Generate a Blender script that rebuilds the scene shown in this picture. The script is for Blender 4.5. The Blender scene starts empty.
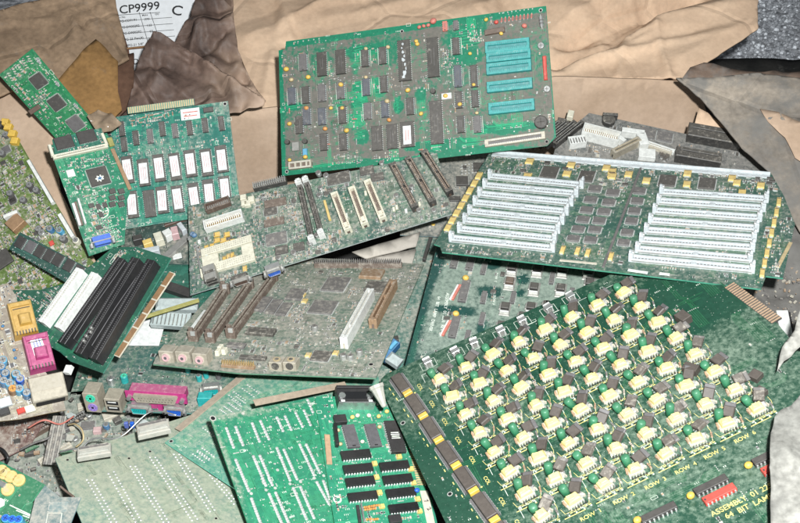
import bpy, math, random
from mathutils import Vector, Matrix, noise
from mathutils.geometry import delaunay_2d_cdt
random.seed(7)
R = random.Random(11)
SC = bpy.context.scene
COL = SC.collection
# ------------------------------------------------------------------ camera
F_PX = 1100.0
CAM = Vector((0, -.92, .92))
cd = bpy.data.cameras.new('camera'); cam = bpy.data.objects.new('camera', cd); COL.objects.link(cam)
cam.location = CAM; cam.rotation_euler = (math.radians(45), 0, 0)
cd.sensor_width = 36; cd.lens = 36 * F_PX / 800; cd.clip_start = .01; cd.clip_end = 60
SC.camera = cam
S45 = math.sqrt(.5)
def ray(x, y):
    a = (x - 400) / F_PX; b = (y - 261.5) / F_PX
    return Vector((a, S45 - S45 * b, -S45 - S45 * b))
def hit(x, y, p, n):
    d = ray(x, y); return CAM + d * ((p - CAM).dot(n) / d.dot(n))
def at_z(x, y, z):
    d = ray(x, y); return CAM + d * ((z - CAM.z) / d.z)
# ------------------------------------------------------------------ materials
MATS = {}
def new_mat(name):
    m = bpy.data.materials.new(name); m.use_nodes = True
    nt = m.node_tree; nt.nodes.clear()
    return m, nt
def N(nt, t, **kw):
    n = nt.nodes.new(t)
    for k, v in kw.items():
        if k.startswith('i_'):
            n.inputs[k[2:].replace('_', ' ')].default_value = v
        else: setattr(n, k, v)
    return n
DUST = (.37, .335, .28, 1)
def M(name, col, rough=.5, metal=0., dust=.3, var=.25, trans=0., attr=False, speck=0, dcol=DUST, bump=.15, spec=.5, nscale=210, soft=.2):
    key = (name, round(dust, 2), attr)
    if key in MATS: return MATS[key]
    m, nt = new_mat('%s_d%d' % (name, round(dust * 100)) + ('_b' if attr else ''))
    L = nt.links.new
    out = N(nt, 'ShaderNodeOutputMaterial'); b = N(nt, 'ShaderNodeBsdfPrincipled')
    L(b.outputs[0], out.inputs[0])
    geo = N(nt, 'ShaderNodeNewGeometry')
    n1 = N(nt, 'ShaderNodeTexNoise'); n1.inputs['Scale'].default_value = nscale; n1.inputs['Detail'].default_value = 9; n1.inputs['Roughness'].default_value = .68
    L(geo.outputs['Position'], n1.inputs['Vector'])
    n2 = N(nt, 'ShaderNodeTexNoise'); n2.inputs['Scale'].default_value = 14; n2.inputs['Detail'].default_value = 4
    L(geo.outputs['Position'], n2.inputs['Vector'])
    # dust factor: level + (noise - .5)
    a = N(nt, 'ShaderNodeMath', operation='ADD'); L(n1.outputs['Fac'], a.inputs[0])
    if attr:
        at = N(nt, 'ShaderNodeAttribute'); at.attribute_name = 'dust'; L(at.outputs['Fac'], a.inputs[1])
    else:
        a.inputs[1].default_value = dust
    a2 = N(nt, 'ShaderNodeMath', operation='MULTIPLY_ADD'); L(n2.outputs['Fac'], a2.inputs[0]); a2.inputs[1].default_value = .22; L(a.outputs[0], a2.inputs[2])
    mr = N(nt, 'ShaderNodeMapRange'); mr.interpolation_type = 'SMOOTHSTEP'
    mr.inputs['From Min'].default_value = 1.11 - soft; mr.inputs['From Max'].default_value = 1.11 + soft
    mr.inputs['To Max'].default_value = .9
    L(a2.outputs[0], mr.inputs['Value'])
    film = N(nt, 'ShaderNodeMath', operation='MULTIPLY_ADD'); L(n2.outputs['Fac'], film.inputs[0]); film.inputs[1].default_value = .16
    if attr:
        fa = N(nt, 'ShaderNodeMath', operation='MULTIPLY_ADD', use_clamp=True); L(at.outputs['Fac'], fa.inputs[0]); fa.inputs[1].default_value = .5; fa.inputs[2].default_value = -.17; L(fa.outputs[0], film.inputs[2])
    else: film.inputs[2].default_value = max(0, dust) * .75 - .13
    mxx = N(nt, 'ShaderNodeMath', operation='MAXIMUM'); L(mr.outputs[0], mxx.inputs[0]); L(film.outputs[0], mxx.inputs[1])
    # only settle on faces that look up
    sx = N(nt, 'ShaderNodeSeparateXYZ'); L(geo.outputs['Normal'], sx.inputs[0])
    up = N(nt, 'ShaderNodeMapRange'); up.inputs['From Min'].default_value = -.1; up.inputs['From Max'].default_value = .6; up.inputs['To Min'].default_value = .35
    L(sx.outputs['Z'], up.inputs['Value'])
    mu = N(nt, 'ShaderNodeMath', operation='MULTIPLY'); L(mxx.outputs[0], mu.inputs[0]); L(up.outputs[0], mu.inputs[1])
    # base variation
    hv = N(nt, 'ShaderNodeMapRange'); hv.inputs['From Min'].default_value = .25; hv.inputs['From Max'].default_value = .75
    hv.inputs['To Min'].default_value = 1 - var; hv.inputs['To Max'].default_value = 1 + var
    L(n1.outputs['Fac'], hv.inputs['Value'])
    bc = N(nt, 'ShaderNodeVectorMath', operation='SCALE'); bc.inputs[0].default_value = col[:3]; L(hv.outputs[0], bc.inputs['Scale'])
    base = bc.outputs[0]
    if speck:
        tcx = N(nt, 'ShaderNodeTexCoord')
        for sc_, lim, cc, am in ((330, .16, (.5, .52, .46, 1), .62), (210, .10, (.02, .03, .025, 1), .6)):
            vz = N(nt, 'ShaderNodeTexVoronoi'); vz.inputs['Scale'].default_value = sc_; vz.inputs['Randomness'].default_value = .75; L(tcx.outputs['Object'], vz.inputs['Vector'])
            lt = N(nt, 'ShaderNodeMapRange'); lt.inputs['From Min'].default_value = lim; lt.inputs['From Max'].default_value = lim * .6; lt.inputs['To Max'].default_value = am * speck; L(vz.outputs['Distance'], lt.inputs['Value'])
            ms = N(nt, 'ShaderNodeMix', data_type='RGBA'); L(lt.outputs[0], ms.inputs[0]); L(base, ms.inputs[6]); ms.inputs[7].default_value = cc; base = ms.outputs[2]
    mx = N(nt, 'ShaderNodeMix', data_type='RGBA'); L(mu.outputs[0], mx.inputs[0]); L(base, mx.inputs[6])
    dv = N(nt, 'ShaderNodeVectorMath', operation='SCALE'); dv.inputs[0].default_value = dcol[:3]; L(hv.outputs[0], dv.inputs['Scale']); L(dv.outputs[0], mx.inputs[7])
    L(mx.outputs[2], b.inputs['Base Color'])
    rr = N(nt, 'ShaderNodeMapRange'); rr.inputs['To Min'].default_value = rough; rr.inputs['To Max'].default_value = .9; L(mu.outputs[0], rr.inputs['Value']); L(rr.outputs[0], b.inputs['Roughness'])
    if metal:
        me = N(nt, 'ShaderNodeMapRange'); me.inputs['To Min'].default_value = metal; me.inputs['To Max'].default_value = 0; L(mu.outputs[0], me.inputs['Value']); L(me.outputs[0], b.inputs['Metallic'])
    b.inputs['Specular IOR Level'].default_value = spec
    if trans: b.inputs['Transmission Weight'].default_value = trans
    if bump:
        bp = N(nt, 'ShaderNodeBump'); bp.inputs['Strength'].default_value = bump; bp.inputs['Distance'].default_value = .0006
        L(n1.outputs['Fac'], bp.inputs['Height']); L(bp.outputs[0], b.inputs['Normal'])
    MATS[key] = m
    return m
PAL = dict(
 black=((.016, .016, .018), .4), chip=((.028, .026, .027), .45), darkchip=((.012, .012, .013), .4), greychip=((.10, .095, .10), .5),
 silver=((.62, .62, .60), .3, .8), tin=((.70, .70, .67), .35, .55), gold=((.62, .42, .16), .35, .65), goldpale=((.60, .46, .24), .5, .2), copper=((.35, .20, .10), .5, .3),
 white=((.74, .74, .70), .5), cream=((.70, .66, .52), .5), paper=((.70, .70, .68), .7), bluewhite=((.53, .565, .575), .4), dirtywhite=((.40, .40, .35), .5),
 yellow=((.75, .47, .06), .4), yellowpale=((.76, .54, .16), .45), lampcream=((.86, .74, .28), .4), orange=((.65, .27, .05), .45),
 red=((.60, .045, .03), .4), redpale=((.60, .16, .12), .5), blue=((.02, .12, .55), .4), skyblue=((.08, .38, .60), .4), teal=((.008, .34, .33), .4), tealdark=((.01, .24, .25), .45),
 magenta=((.42, .025, .17), .45), mint=((.05, .60, .38), .4), purple=((.32, .22, .58), .4), capgreen=((.015, .19, .085), .35),
 brown=((.105, .062, .045), .5), tan=((.42, .27, .16), .6), amber=((.50, .29, .04), .4), transistor=((.060, .046, .040), .5), beige=((.55, .50, .40), .6),
 steel=((.42, .41, .38), .4, .6), steelbeige=((.46, .41, .32), .45, .35), capblue=((.03, .16, .34), .35), slate=((.05, .065, .095), .45), duststrip=((.33, .26, .19), .7), pink=((.62, .40, .40), .4), clearplastic=((.42, .48, .47), .2), hole=((.004, .004, .005), .8), ink=((.02, .02, .02), .7), inkblue=((.10, .14, .40), .6), inkred=((.45, .05, .04), .6), silk=((.72, .75, .66), .6), silkyellow=((.70, .60, .20), .6), solder=((.58, .58, .55), .4, .4), olive=((.30, .28, .06), .4))
CUR = [.2]
def P(k, d=None):
    v = PAL[k]; d = CUR[0] if d is None else d
    if min(v[0]) > .45: d = min(d, .24)
    return M(k, v[0], v[1], v[2] if len(v) > 2 else 0., dust=d)
# ------------------------------------------------------------------ mesh building
class MB:
    def __init__(s): s.v = []; s.f = []; s.m = []; s.mats = []; s.att = None
    def mi(s, m):
        if m not in s.mats: s.mats.append(m)
        return s.mats.index(m)
    def face(s, pts, m):
        i = len(s.v); s.v += [tuple(p) for p in pts]; s.f.append(tuple(range(i, i + len(pts)))); s.m.append(s.mi(m))
    def rings(s, rings, m, cap0=True, cap1=True):
        i0 = len(s.v); n = len(rings[0]); k = s.mi(m)
        for r in rings: s.v += [tuple(p) for p in r]
        for a in range(len(rings) - 1):
            for j in range(n):
                j2 = (j + 1) % n; b = i0 + a * n
                s.f.append((b + j, b + j2, b + n + j2, b + n + j)); s.m.append(k)
        if cap0: s.f.append(tuple(i0 + j for j in reversed(range(n)))); s.m.append(k)
        if cap1: s.f.append(tuple(i0 + (len(rings) - 1) * n + j for j in range(n))); s.m.append(k)
    def box(s, x, y, z, w, h, d, m, bev=0., rz=0., taper=1.):
        def ring(a, b, zz):
            pts = [(-a, -b), (a, -b), (a, b), (-a, b)]
            c, q = math.cos(rz), math.sin(rz)
            return [(x + p[0] * c - p[1] * q, y + p[0] * q + p[1] * c, zz) for p in pts]
        w2, h2 = w / 2, h / 2
        if bev: r = [ring(w2, h2, z), ring(w2 * taper, h2 * taper, z + d - bev), ring(w2 * taper - bev, h2 * taper - bev, z + d)]
        else: r = [ring(w2, h2, z), ring(w2 * taper, h2 * taper, z + d)]
        s.rings(r, m)
    def cyl(s, x, y, z, r, h, m, n=12, bev=0., axis=2, r2=None):
        r2 = r if r2 is None else r2
        def ring(rr, t):
            o = []
            for k in range(n):
                a = 2 * math.pi * k / n; c, q = rr * math.cos(a), rr * math.sin(a)
                o.append((x + c, y + q, z + t) if axis == 2 else ((x + t, y + c, z + q) if axis == 0 else (x + c, y - t, z + q)))
            return o
        rr = [ring(r, 0), ring(r2, h - bev)]
        if bev: rr.append(ring(r2 - bev, h))
        s.rings(rr, m)
    def blob(s, x, y, z, rx, ry, rz_, m, n=10, k=5):
        rr = []
        for i in range(1, k):
            t = math.pi * i / k; a = math.sin(t)
            rr.append([(x + rx * a * math.cos(2 * math.pi * j / n), y + ry * a * math.sin(2 * math.pi * j / n), z + rz_ - rz_ * math.cos(t)) for j in range(n)])
        s.rings(rr, m)
    def tube(s, pts, r, m, n=6):
        rr = []; pts = [Vector(p) for p in pts]
        for i, p in enumerate(pts):
            d = (pts[min(i + 1, len(pts) - 1)] - pts[max(i - 1, 0)]).normalized()
            a = d.orthogonal().normalized(); b = d.cross(a)
            if rr and prev: 
                a = (prev - d * prev.dot(d)).normalized(); b = d.cross(a)
            prev = a
            rr.append([p + a * r * math.cos(2 * math.pi * j / n) + b * r * math.sin(2 * math.pi * j / n) for j in range(n)])
        s.rings(rr, m)
    def mesh(s, name, smooth=False):
        me = bpy.data.meshes.new(name); me.from_pydata(s.v, [], s.f)
        for m in s.mats: me.materials.append(m)
        me.polygons.foreach_set('material_index', s.m)
        if smooth: me.polygons.foreach_set('use_smooth', [True] * len(s.f))
        me.update(); return me
def obj(name, me, parent=None, loc=(0, 0, 0), rz=0, rot=None):
    o = bpy.data.objects.new(name, me); COL.objects.link(o)
    if parent: o.parent = parent
    o.location = loc; o.rotation_euler = rot if rot else (0, 0, rz)
    return o
def tag(o, label, cat=None, group=None, kind=None):
    o['label'] = label
    if cat: o['category'] = cat
    if group: o['group'] = group
    if kind: o['kind'] = kind
    return o
CACHE = {}
def rq(v, q=.0005): return max(q, round(v / q) * q)
def cached(fn):
    def g(*a, **k):
        key = (fn, tuple(round(x, 4) if isinstance(x, float) else x for x in a), tuple(sorted(k.items())), CUR[0])
        if key not in CACHE:
            mb = MB(); sm = fn(mb, *a, **k); CACHE[key] = mb.mesh(fn.__name__[3:] if fn.__name__[0] == 'm' else 'piece', bool(sm))
        return CACHE[key]
    return g
@cached
def mk_dip(mb, w, h, body='chip', ht=.0036, pin='tin', pitch=.00254, lift=.0006, white=False):
    lx = w > h; L = max(w, h); W = min(w, h); bw = W - .0016
    n = max(2, int(L / pitch)); B = P(body); T = P(pin)
    def bx(u, v, z, a, b, d, m, **k):
        if lx: mb.box(u, v, z, a, b, d, m, **k)
        else: mb.box(v, u, z, b, a, d, m, **k)
    bx(0, 0, lift, L, bw, ht, B, bev=.0004)
    for i in range(n):
        u = (i - (n - 1) / 2) * pitch
        for sgn in (-1, 1):
            bx(u, sgn * (bw / 2 + .0004), 0, pitch * .45, .0008, ht * .62, T)
    # notch and a faint printed bar
    bx(-L / 2 + .0012, 0, lift + ht + .00002, .0014, bw * .28, .00012, P('hole'))
    if not white: bx(.0005, bw * .12, lift + ht + .00002, L * .45, .0006, .00006, P('greychip')); bx(.001, -bw * .12, lift + ht + .00002, L * .35, .0005, .00006, P('greychip'))
@cached
def mk_qfp(mb, w, h, body='chip', ht=.002, pitch=.001):
    B = P(body); T = P('tin'); pw = .0013
    mb.box(0, 0, .0003, w - 2 * pw, h - 2 * pw, ht, B, bev=.0004)
    for L, ax in ((w - 2 * pw, 0), (h - 2 * pw, 1)):
        n = max(3, int(L / pitch))
        for i in range(n):
            u = (i - (n - 1) / 2) * L / n
            for sgn in (-1, 1):
                o = (h if ax == 0 else w) / 2 - pw / 2
                if ax == 0: mb.box(u, sgn * o, 0, L / n * .5, pw, .0008, T)
                else: mb.box(sgn * o, u, 0, pw, L / n * .5, .0008, T)
    mb.cyl(-w / 2 + .0032, -h / 2 + .0032, ht + .00032, .0006, .0001, P('hole'), 8)
@cached
def mk_soj(mb, w, h, body='chip', ht=.0028):
    lx = w > h; L = max(w, h); W = min(w, h); n = max(3, int(L / .00127)); B = P(body); T = P('tin')
    mb.box(0, 0, .0004, w, h, ht, B, bev=.0004)
    for i in range(n):
        u = (i - (n - 1) / 2) * L / n
        for sgn in (-1, 1):
            if lx: mb.box(u, sgn * W / 2, 0, L / n * .45, .0008, ht * .5, T)
            else: mb.box(sgn * W / 2, u, 0, .0008, L / n * .45, ht * .5, T)
@cached
def mk_slot(mb, L, W, H, body='white', inner='hole', pin='goldpale', pitch=.0026, gap=.3, keys=()):
    B = P(body); g = W * gap; rail = (W - g) / 2; e = min(.005, L * .06)
    mb.box(0, -(g + rail) / 2, 0, L, rail, H, B, bev=.0004); mb.box(0, (g + rail) / 2, 0, L, rail, H, B, bev=.0004)
    mb.box(0, 0, 0, L - .0004, g + .0004, H * .45, P(inner))
    for x in (-L / 2 + e / 2, L / 2 - e / 2): mb.box(x, 0, H * .45, e, g + .0002, H * .5, B)
    for k in keys: mb.box(L * k, 0, H * .45, .002, g + .0002, H * .5, B)
    n = int((L - 2 * e) / pitch)
    for i in range(n):
        x = (i - (n - 1) / 2) * pitch
        for s in (-1, 1): mb.box(x, s * (g / 2 + rail * .28), H - .0001, pitch * .42, rail * .4, .0003, P(pin))
@cached
def mk_simm(mb, L, W, H, body='bluewhite'):
    B = P(body); 
    mb.box(0, 0, 0, L, W, H * .62, B, bev=.0003)
    mb.box(0, W * .30, H * .6, L * .985, W * .34, H * .45, B, bev=.0003); mb.box(0, -W * .36, H * .6, L * .97, W * .22, H * .2, B, bev=.0002); mb.box(0, -W * .05, H * .615, L * .96, W * .16, .0003, P('greychip')); [mb.box((k + .5) * L * .96 / 34 - L * .48, -W * .05, H * .615 + .0003, L / 90, W * .2, .0003, P('bluewhite')) for k in range(34)]
    mb.cyl(L * .02, -W * .1, H * .55, W * .38, H * .45, B, 10)
    n = int(L / .00254)
    for i in range(n): mb.box((i - (n - 1) / 2) * .00254, W * .0, H * .62, .0008, W * .1, .0002, P('steel'))
    mb.box(0, -W * .47, .0008, L * .97, .0005, H * .3, P('steel'))
@cached
def mk_latch(mb, W, H, body='bluewhite'):
    B = P(body)
    mb.box(0, 0, 0, .0045, W * 1.1, H * 1.25, B, bev=.0004); mb.box(.0008, W * .2, H * 1.2, .0024, W * .5, H * .4, B, bev=.0003); mb.box(-.0022, -W * .1, H * .8, .002, W * .5, H * .5, P('tin'), bev=.0002)
@cached
def mk_drop(mb, s, c='yellow'):
    mb.blob(0, 0, .0012, s * .5, s * .42, s * .45, P(c))
    for x in (-s * .25, s * .25): mb.cyl(x, 0, 0, .0003, .003, P('tin'), 6)
    return True
@cached
def mk_tant(mb, w, h, c='yellow', ht=.0026):
    mb.box(0, 0, .0002, w, h, ht, P(c), bev=.0004)
    if w > h:
        for s in (-1, 1): mb.box(s * w / 2, 0, 0, .0012, h * .7, ht * .5, P('tin'))
        mb.box(-w * .36, 0, ht + .00022, w * .1, h * .8, .0001, P('brown'))
    else:
        for s in (-1, 1): mb.box(0, s * h / 2, 0, w * .7, .0012, ht * .5, P('tin'))
        mb.box(0, h * .36, ht + .00022, w * .8, h * .1, .0001, P('brown'))
@cached
def mk_can(mb, r, h, c='black', top='silver'):
    mb.cyl(0, 0, 0, r, h, P(c), 16, bev=r * .12); mb.cyl(0, 0, h + .00002, r * .82, .0002, P(top), 14)
    mb.box(0, 0, h + .0002, r * 1.2, r * .12, .0001, P('hole')); mb.box(0, 0, h + .0002, r * .12, r * 1.2, .0001, P('hole'))
@cached
def mk_axial(mb, L, r, c='silver', band='red'):
    mb.cyl(-L * .35, 0, r + .0006, r, L * .7, P(c), 10, axis=0)
    mb.cyl(-L * .15, 0, r + .0006, r * 1.04, L * .08, P(band), 10, axis=0); mb.cyl(L * .08, 0, r + .0006, r * 1.04, L * .06, P(band), 10, axis=0)
    for s in (-1, 1): mb.box(s * L * .43, 0, 0, L * .16, .0006, r + .0008, P('tin'))
    return False
@cached
def mk_chip_resistor(mb, L=.0024, W=.0014, c='chip'):
    mb.box(0, 0, 0, L * .56, W, .0008, P(c))
    for s in (-1, 1): mb.box(s * L * .39, 0, 0, L * .22, W, .0009, P('tin'))
@cached
def mk_header(mb, nx, ny, pitch=.00254, body='black', hb=.0026, hp=.008, pin='tin'):
    mb.box(0, 0, 0, nx * pitch, ny * pitch, hb, P(body), bev=.0003)
    for i in range(nx):
        for j in range(ny): mb.box((i - (nx - 1) / 2) * pitch, (j - (ny - 1) / 2) * pitch, hb, .0008, .0008, hp - hb, P(pin))
@cached
def mk_shroud(mb, L, W, H, body='black', pin='gold'):
    B = P(body); t = .0014
    mb.box(0, W / 2 - t / 2, 0, L, t, H, B); mb.box(0, -W / 2 + t / 2, 0, L, t, H, B)
    for s in (-1, 1): mb.box(s * (L / 2 - t / 2), 0, 0, t, W - 2 * t, H, B)
    mb.box(0, 0, 0, L - t, W - t, H * .3, B)
    n = int((L - 2 * t) / .00254) 
    for i in range(n):
        for s in (-1, 1): mb.box((i - (n - 1) / 2) * .00254, s * .0013, H * .3, .0007, .0007, H * .5, P(pin))
@cached
def mk_block(mb, w, h, d, c='white', bev=.0006, taper=1.):
    mb.box(0, 0, 0, w, h, d, P(c), bev=bev, taper=taper)
@cached
def mk_sticker(mb, w, h, c='paper', lines=3, ink='inkred'):
    mb.face([(-w / 2, -h / 2, 0), (w / 2, -h / 2, 0), (w / 2, h / 2, 0), (-w / 2, h / 2, 0)], P(c, -.1))
    for i in range(lines):
        if w > h:
            y = (i - (lines - 1) / 2) * h / (lines + 1); a = w * R.uniform(.5, .8)
            mb.face([(-a / 2, y - h * .04, .00005), (a / 2, y - h * .04, .00005), (a / 2, y + h * .04, .00005), (-a / 2, y + h * .04, .00005)], P(ink, 0))
        else:
            x = (i - (lines - 1) / 2) * w / (lines + 1); a = h * R.uniform(.5, .8)
            mb.face([(x - w * .035, -a / 2, .00005), (x + w * .035, -a / 2, .00005), (x + w * .035, a / 2, .00005), (x - w * .035, a / 2, .00005)], P(ink, 0))
def dsub_shape(w, h, k=.86):
    a, b = w / 2, h / 2; c = b * .35
    return [(-a * k + c * .5, -b), (a * k - c * .5, -b), (a * k, -b + c * .5), (a, b - c), (a - c * .6, b), (-a + c * .6, b), (-a, b - c), (-a * k, -b + c * .5)]
@cached
def mk_dsub(mb, L, depth, H, insert='blue', rows=2, shell='steel'):
    # sits on the board, mating face looks along -y
    S = P(shell)
    mb.box(0, 0, 0, L * .98, depth * .5, H * .95, P('black') if shell == 'steel' else S)
    mb.box(0, -depth * .28, 0, L * 1.28, .0012, H, P('steel'), bev=.0)
    sh = dsub_shape(L * .92, H * .78); z0 = H / 2
    y0 = -depth * .28 - .0006; y1 = -depth * .62
    mb.rings([[(x, y0, z0 + z) for x, z in sh], [(x, y1, z0 + z) for x, z in sh]][::1], S, cap0=False, cap1=False)
    sh2 = dsub_shape(L * .84, H * .64)
    mb.rings([[(x, y1, z0 + z) for x, z in sh], [(x, y1, z0 + z) for x, z in sh2], [(x, y1 + .0008, z0 + z) for x, z in sh2]], S, cap0=False, cap1=False)
    mb.rings([[(x, y0, z0 + z) for x, z in sh2], [(x, y1 + .0007, z0 + z) for x, z in sh2]], P(insert, 0))
    n = max(4, int(L / .0029))
    for r in range(rows):
        for i in range(n): mb.cyl((i - (n - 1) / 2) * L * .72 / n + (r % 2) * .0008, y1 + .0007, z0 + (r - (rows - 1) / 2) * H * .2, .0004, .0003, P('hole'), 6, axis=1)
    for s in (-1, 1):
        mb.cyl(s * L * .6, -depth * .28 - .0006, z0, .0023, .0045, P('silver'), 6, axis=1); mb.cyl(s * L * .6, -depth * .28 - .0052, z0, .0012, .0004, P('hole'), 8, axis=1)
# ------------------------------------------------------------------ text
FONTC = {}
def text(parent, s, loc, size, rz=0., mat=None, name='lettering', rot=None, sx=1.):
    key = (s, size, sx, mat.name)
    if key not in FONTC:
        c = bpy.data.curves.new('t', 'FONT'); c.body = s; c.size = size; c.align_x = 'CENTER'; c.align_y = 'CENTER'; c.resolution_u = 3; c.offset = size * .012
        t = bpy.data.objects.new('t', c); COL.objects.link(t)
        bpy.context.view_layer.update()
        me = bpy.data.meshes.new_from_object(t.evaluated_get(bpy.context.evaluated_depsgraph_get()))
        bpy.data.objects.remove(t); me.materials.clear(); me.materials.append(mat)
        for v in me.vertices: v.co.x *= sx
        FONTC[key] = me
    return obj(name, FONTC[key], parent, loc, rz, rot)
# ------------------------------------------------------------------ boards
def inpoly(p, q):
    s = False; n = len(q); x, y = p
    for i in range(n):
        (a, b), (c, d) = q[i], q[(i + 1) % n]
        if (b > y) != (d > y) and x < (c - a) * (y - b) / (d - b) + a: s = not s
    return s
PLANES = {"D": [[0.0194, 0.1884, 0.108], [-0.2742, -0.6061, 0.7466]], "E": [[-0.0993, 0.0455, 0.0296], [-0.1745, -0.2576, 0.9504]], "F": [[-0.1107, -0.0944, 0.0104], [-0.0673, 0.3063, 0.9496]], "G": [[0.2342, -0.0296, 0.1003], [-0.1013, 0.1681, 0.9806]], "J": [[0.1822, -0.3117, 0.102], [-0.3057, 0.0912, 0.9477]], "I": [[0.1469, -0.1215, 0.02], [-0.0879, -0.0415, 0.9953]], "C": [[-0.2871, 0.1415, 0.0289], [0.0054, -0.5988, 0.8009]], "B": [[-0.3473, 0.0303, 0.08], [0.339, -0.3862, 0.8579]], "A": [[-0.4269, 0.1658, 0.1099], [0.0219, -0.9667, 0.255]], "K": [[-0.4613, 0.0385, 0.03], [-0.1023, -0.3865, 0.9166]], "L": [[-0.3947, -0.0414, 0.043], [-0.1339, -0.4781, 0.868]], "M": [[-0.3379, -0.1054, 0.0471], [-0.3212, -0.1738, 0.9309]], "N": [[-0.4028, -0.2035, 0.07], [0.2673, -0.2963, 0.9169]], "O": [[-0.2466, -0.1634, -0.0168], [-0.0281, 0.1355, 0.9904]], "P": [[-0.2231, -0.3546, 0.0319], [0.1702, 0.2411, 0.9555]], "Q": [[-0.1238, -0.2705, 0.0126], [0.0341, 0.1818, 0.9827]], "R": [[-0.0997, -0.3263, 0.0395], [0.3821, 0.0177, 0.9239]], "S": [[-0.0262, -0.3082, 0.0221], [0.235, 0.0179, 0.9718]], "Y": [[0.0017, -0.3486, 0.0028], [0.0006, -0.1007, 0.9949]], "T": [[-0.3794, -0.3472, 0.03], [-0.0, -0.1961, 0.9806]], "H": [[0.3358, 0.1438, 0.02], [-0.0, -0.1961, 0.9806]], "X1": [[0.0825, 0.1531, -0.02], [-0.0, -0.0995, 0.995]], "X3": [[0.0321, 0.021, -0.04], [-0.0, -0.0995, 0.995]], "X4": [[-0.2907, 0.069, -0.0254], [-0.0393, -0.0922, 0.995]], "X5": [[-0.2678, 0.0196, -0.0342], [-0.0256, -0.0958, 0.9951]], "X6": [[-0.2672, -0.0831, -0.05], [0.0, -0.0, 1.0]], "X7": [[-0.349, -0.2322, -0.05], [-0.0, -0.0, 1.0]], "X8": [[-0.4108, -0.2337, -0.03], [0.0, -0.0995, 0.995]], "U1": [[-0.3133, -0.3899, 0.0497], [-0.0081, -0.1051, 0.9944]], "X9": [[-0.0146, 0.0327, -0.0207], [-0.0001, -0.0995, 0.995]]}
BD = {}
class Board:
    def __init__(s, key, name, label, cat, quad, outline=None, green=(.01, .13, .05), trace=None, dust=.2, damp=.25, blobs=(), comp_dust=None, group='circuit boards heaped in the box', thick=.0016, edge=None, xdir=None, dcol=DUST, step=.005, seed=1, rough=.28, soft=.30, speck=1.):
        s.key = key; s.q = quad; s.out_px = outline or quad
        s.p = Vector(PLANES[key][0]); s.n = Vector(PLANES[key][1]).normalized()
        a, b = xdir or (quad[0], quad[1])
        X = hit(*b, s.p, s.n) - hit(*a, s.p, s.n); X = (X - s.n * X.dot(s.n)).normalized(); Y = s.n.cross(X)
        s.X, s.Y = X, Y
        s.root = bpy.data.objects.new(name, None); COL.objects.link(s.root); s.root.empty_display_size = .02
        Mx = Matrix((X, Y, s.n)).transposed().to_4x4(); Mx.translation = s.p
        s.root.matrix_world = Mx
        tag(s.root, label, cat, group)
        s.outl = [s.loc(*p) for p in s.out_px]
        s.thick = thick; s.dust = dust; s.damp = damp; s.step = step; s.occ = []; s.seed = seed
        s.blobs = [(s.loc(x, y), s.dx(x, y, rx), s.dy(x, y, ry), d) for x, y, rx, ry, d in blobs]
        nm = 'pcb_' + key; s.cd = dust * .55 if comp_dust is None else comp_dust
        green = (green[0], green[1], min(1, green[2] * 1.35)); edge = edge or tuple(c * 1.6 + .05 for c in green)
        trace = trace or tuple(min(1, c * 1.7 + .01) for c in green)
        s.mg = M(nm, green, rough, attr=True, speck=speck, dust=dust, dcol=dcol, bump=.08, soft=soft); s.mt = M(nm + '_trace', trace, rough, attr=True, dust=dust, dcol=tuple(min(1, c * 1.08) for c in dcol[:3]) + (1,), bump=.05, soft=soft)
        s.me = M(nm + '_edge', edge or tuple(c * 1.6 + .05 for c in green), .5, dust=.1)
        s.sv = M(nm + '_pad', (.55, .55, .5), .4, .3, attr=True, dust=dust, dcol=dcol); s.sk = M(nm + '_silk', (.66, .70, .60), .6, attr=True, dust=dust, dcol=dcol); s.gd = M(nm + '_finger', (.55, .38, .15), .4, .5, attr=True, dust=dust, dcol=dcol)
        s.mb = MB(); s.parts = 0
        CUR[0] = s.cd; BD[key] = s
    def loc(s, x, y):
        d = hit(x, y, s.p, s.n) - s.p; return (d.dot(s.X), d.dot(s.Y))
    def pxl(s, u, v, du, dv):
        # pixels moved for a small local step
        w = s.p + s.X * u + s.Y * v; w2 = w + s.X * du + s.Y * dv
        def pr(w):
            r = w - CAM; z = r.dot(Vector((0, S45, -S45))); return Vector((r.x / z, r.dot(Vector((0, -S45, -S45))) / z)) * F_PX
        return (pr(w2) - pr(w)).length
    def dx(s, x, y, n): u, v = s.loc(x, y); return n * .01 / s.pxl(u, v, .01, 0)
    def dy(s, x, y, n): u, v = s.loc(x, y); return n * .01 / s.pxl(u, v, 0, .01)
    def add(s, name, me, x, y, rz=0, parent=None, z=0., occ=None):
        u, v = s.loc(x, y)
        o = obj(name, me, parent or s.root, (u, v, z), rz)
        if occ: s.occ.append((u, v, occ[0] / 2 + .001, occ[1] / 2 + .001))
        return o
    def sz(s, x, y, w, h): return rq(s.dx(x, y, w)), rq(s.dy(x, y, h))
    def dip(s, x, y, w, h, name='chip', **k):
        a, b = s.sz(x, y, w, h); o = s.add(name, mk_dip(a, b, **k), x, y, occ=(a, b)); o['_wh'] = 1; del o['_wh']; return o
    def qfp(s, x, y, w, h, name='chip', rz=0, **k):
        a, b = s.sz(x, y, w, h); return s.add(name, mk_qfp(a, b, **k), x, y, rz, occ=(a, b))
    def soj(s, x, y, w, h, name='chip', **k):
        a, b = s.sz(x, y, w, h); return s.add(name, mk_soj(a, b, **k), x, y, occ=(a, b))
    def drop(s, x, y, n=5, c='yellow', name='capacitor'):
        a = rq(s.dx(x, y, n)); return s.add(name, mk_drop(a, c), x, y, R.uniform(-.5, .5), occ=(a, a))
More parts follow.
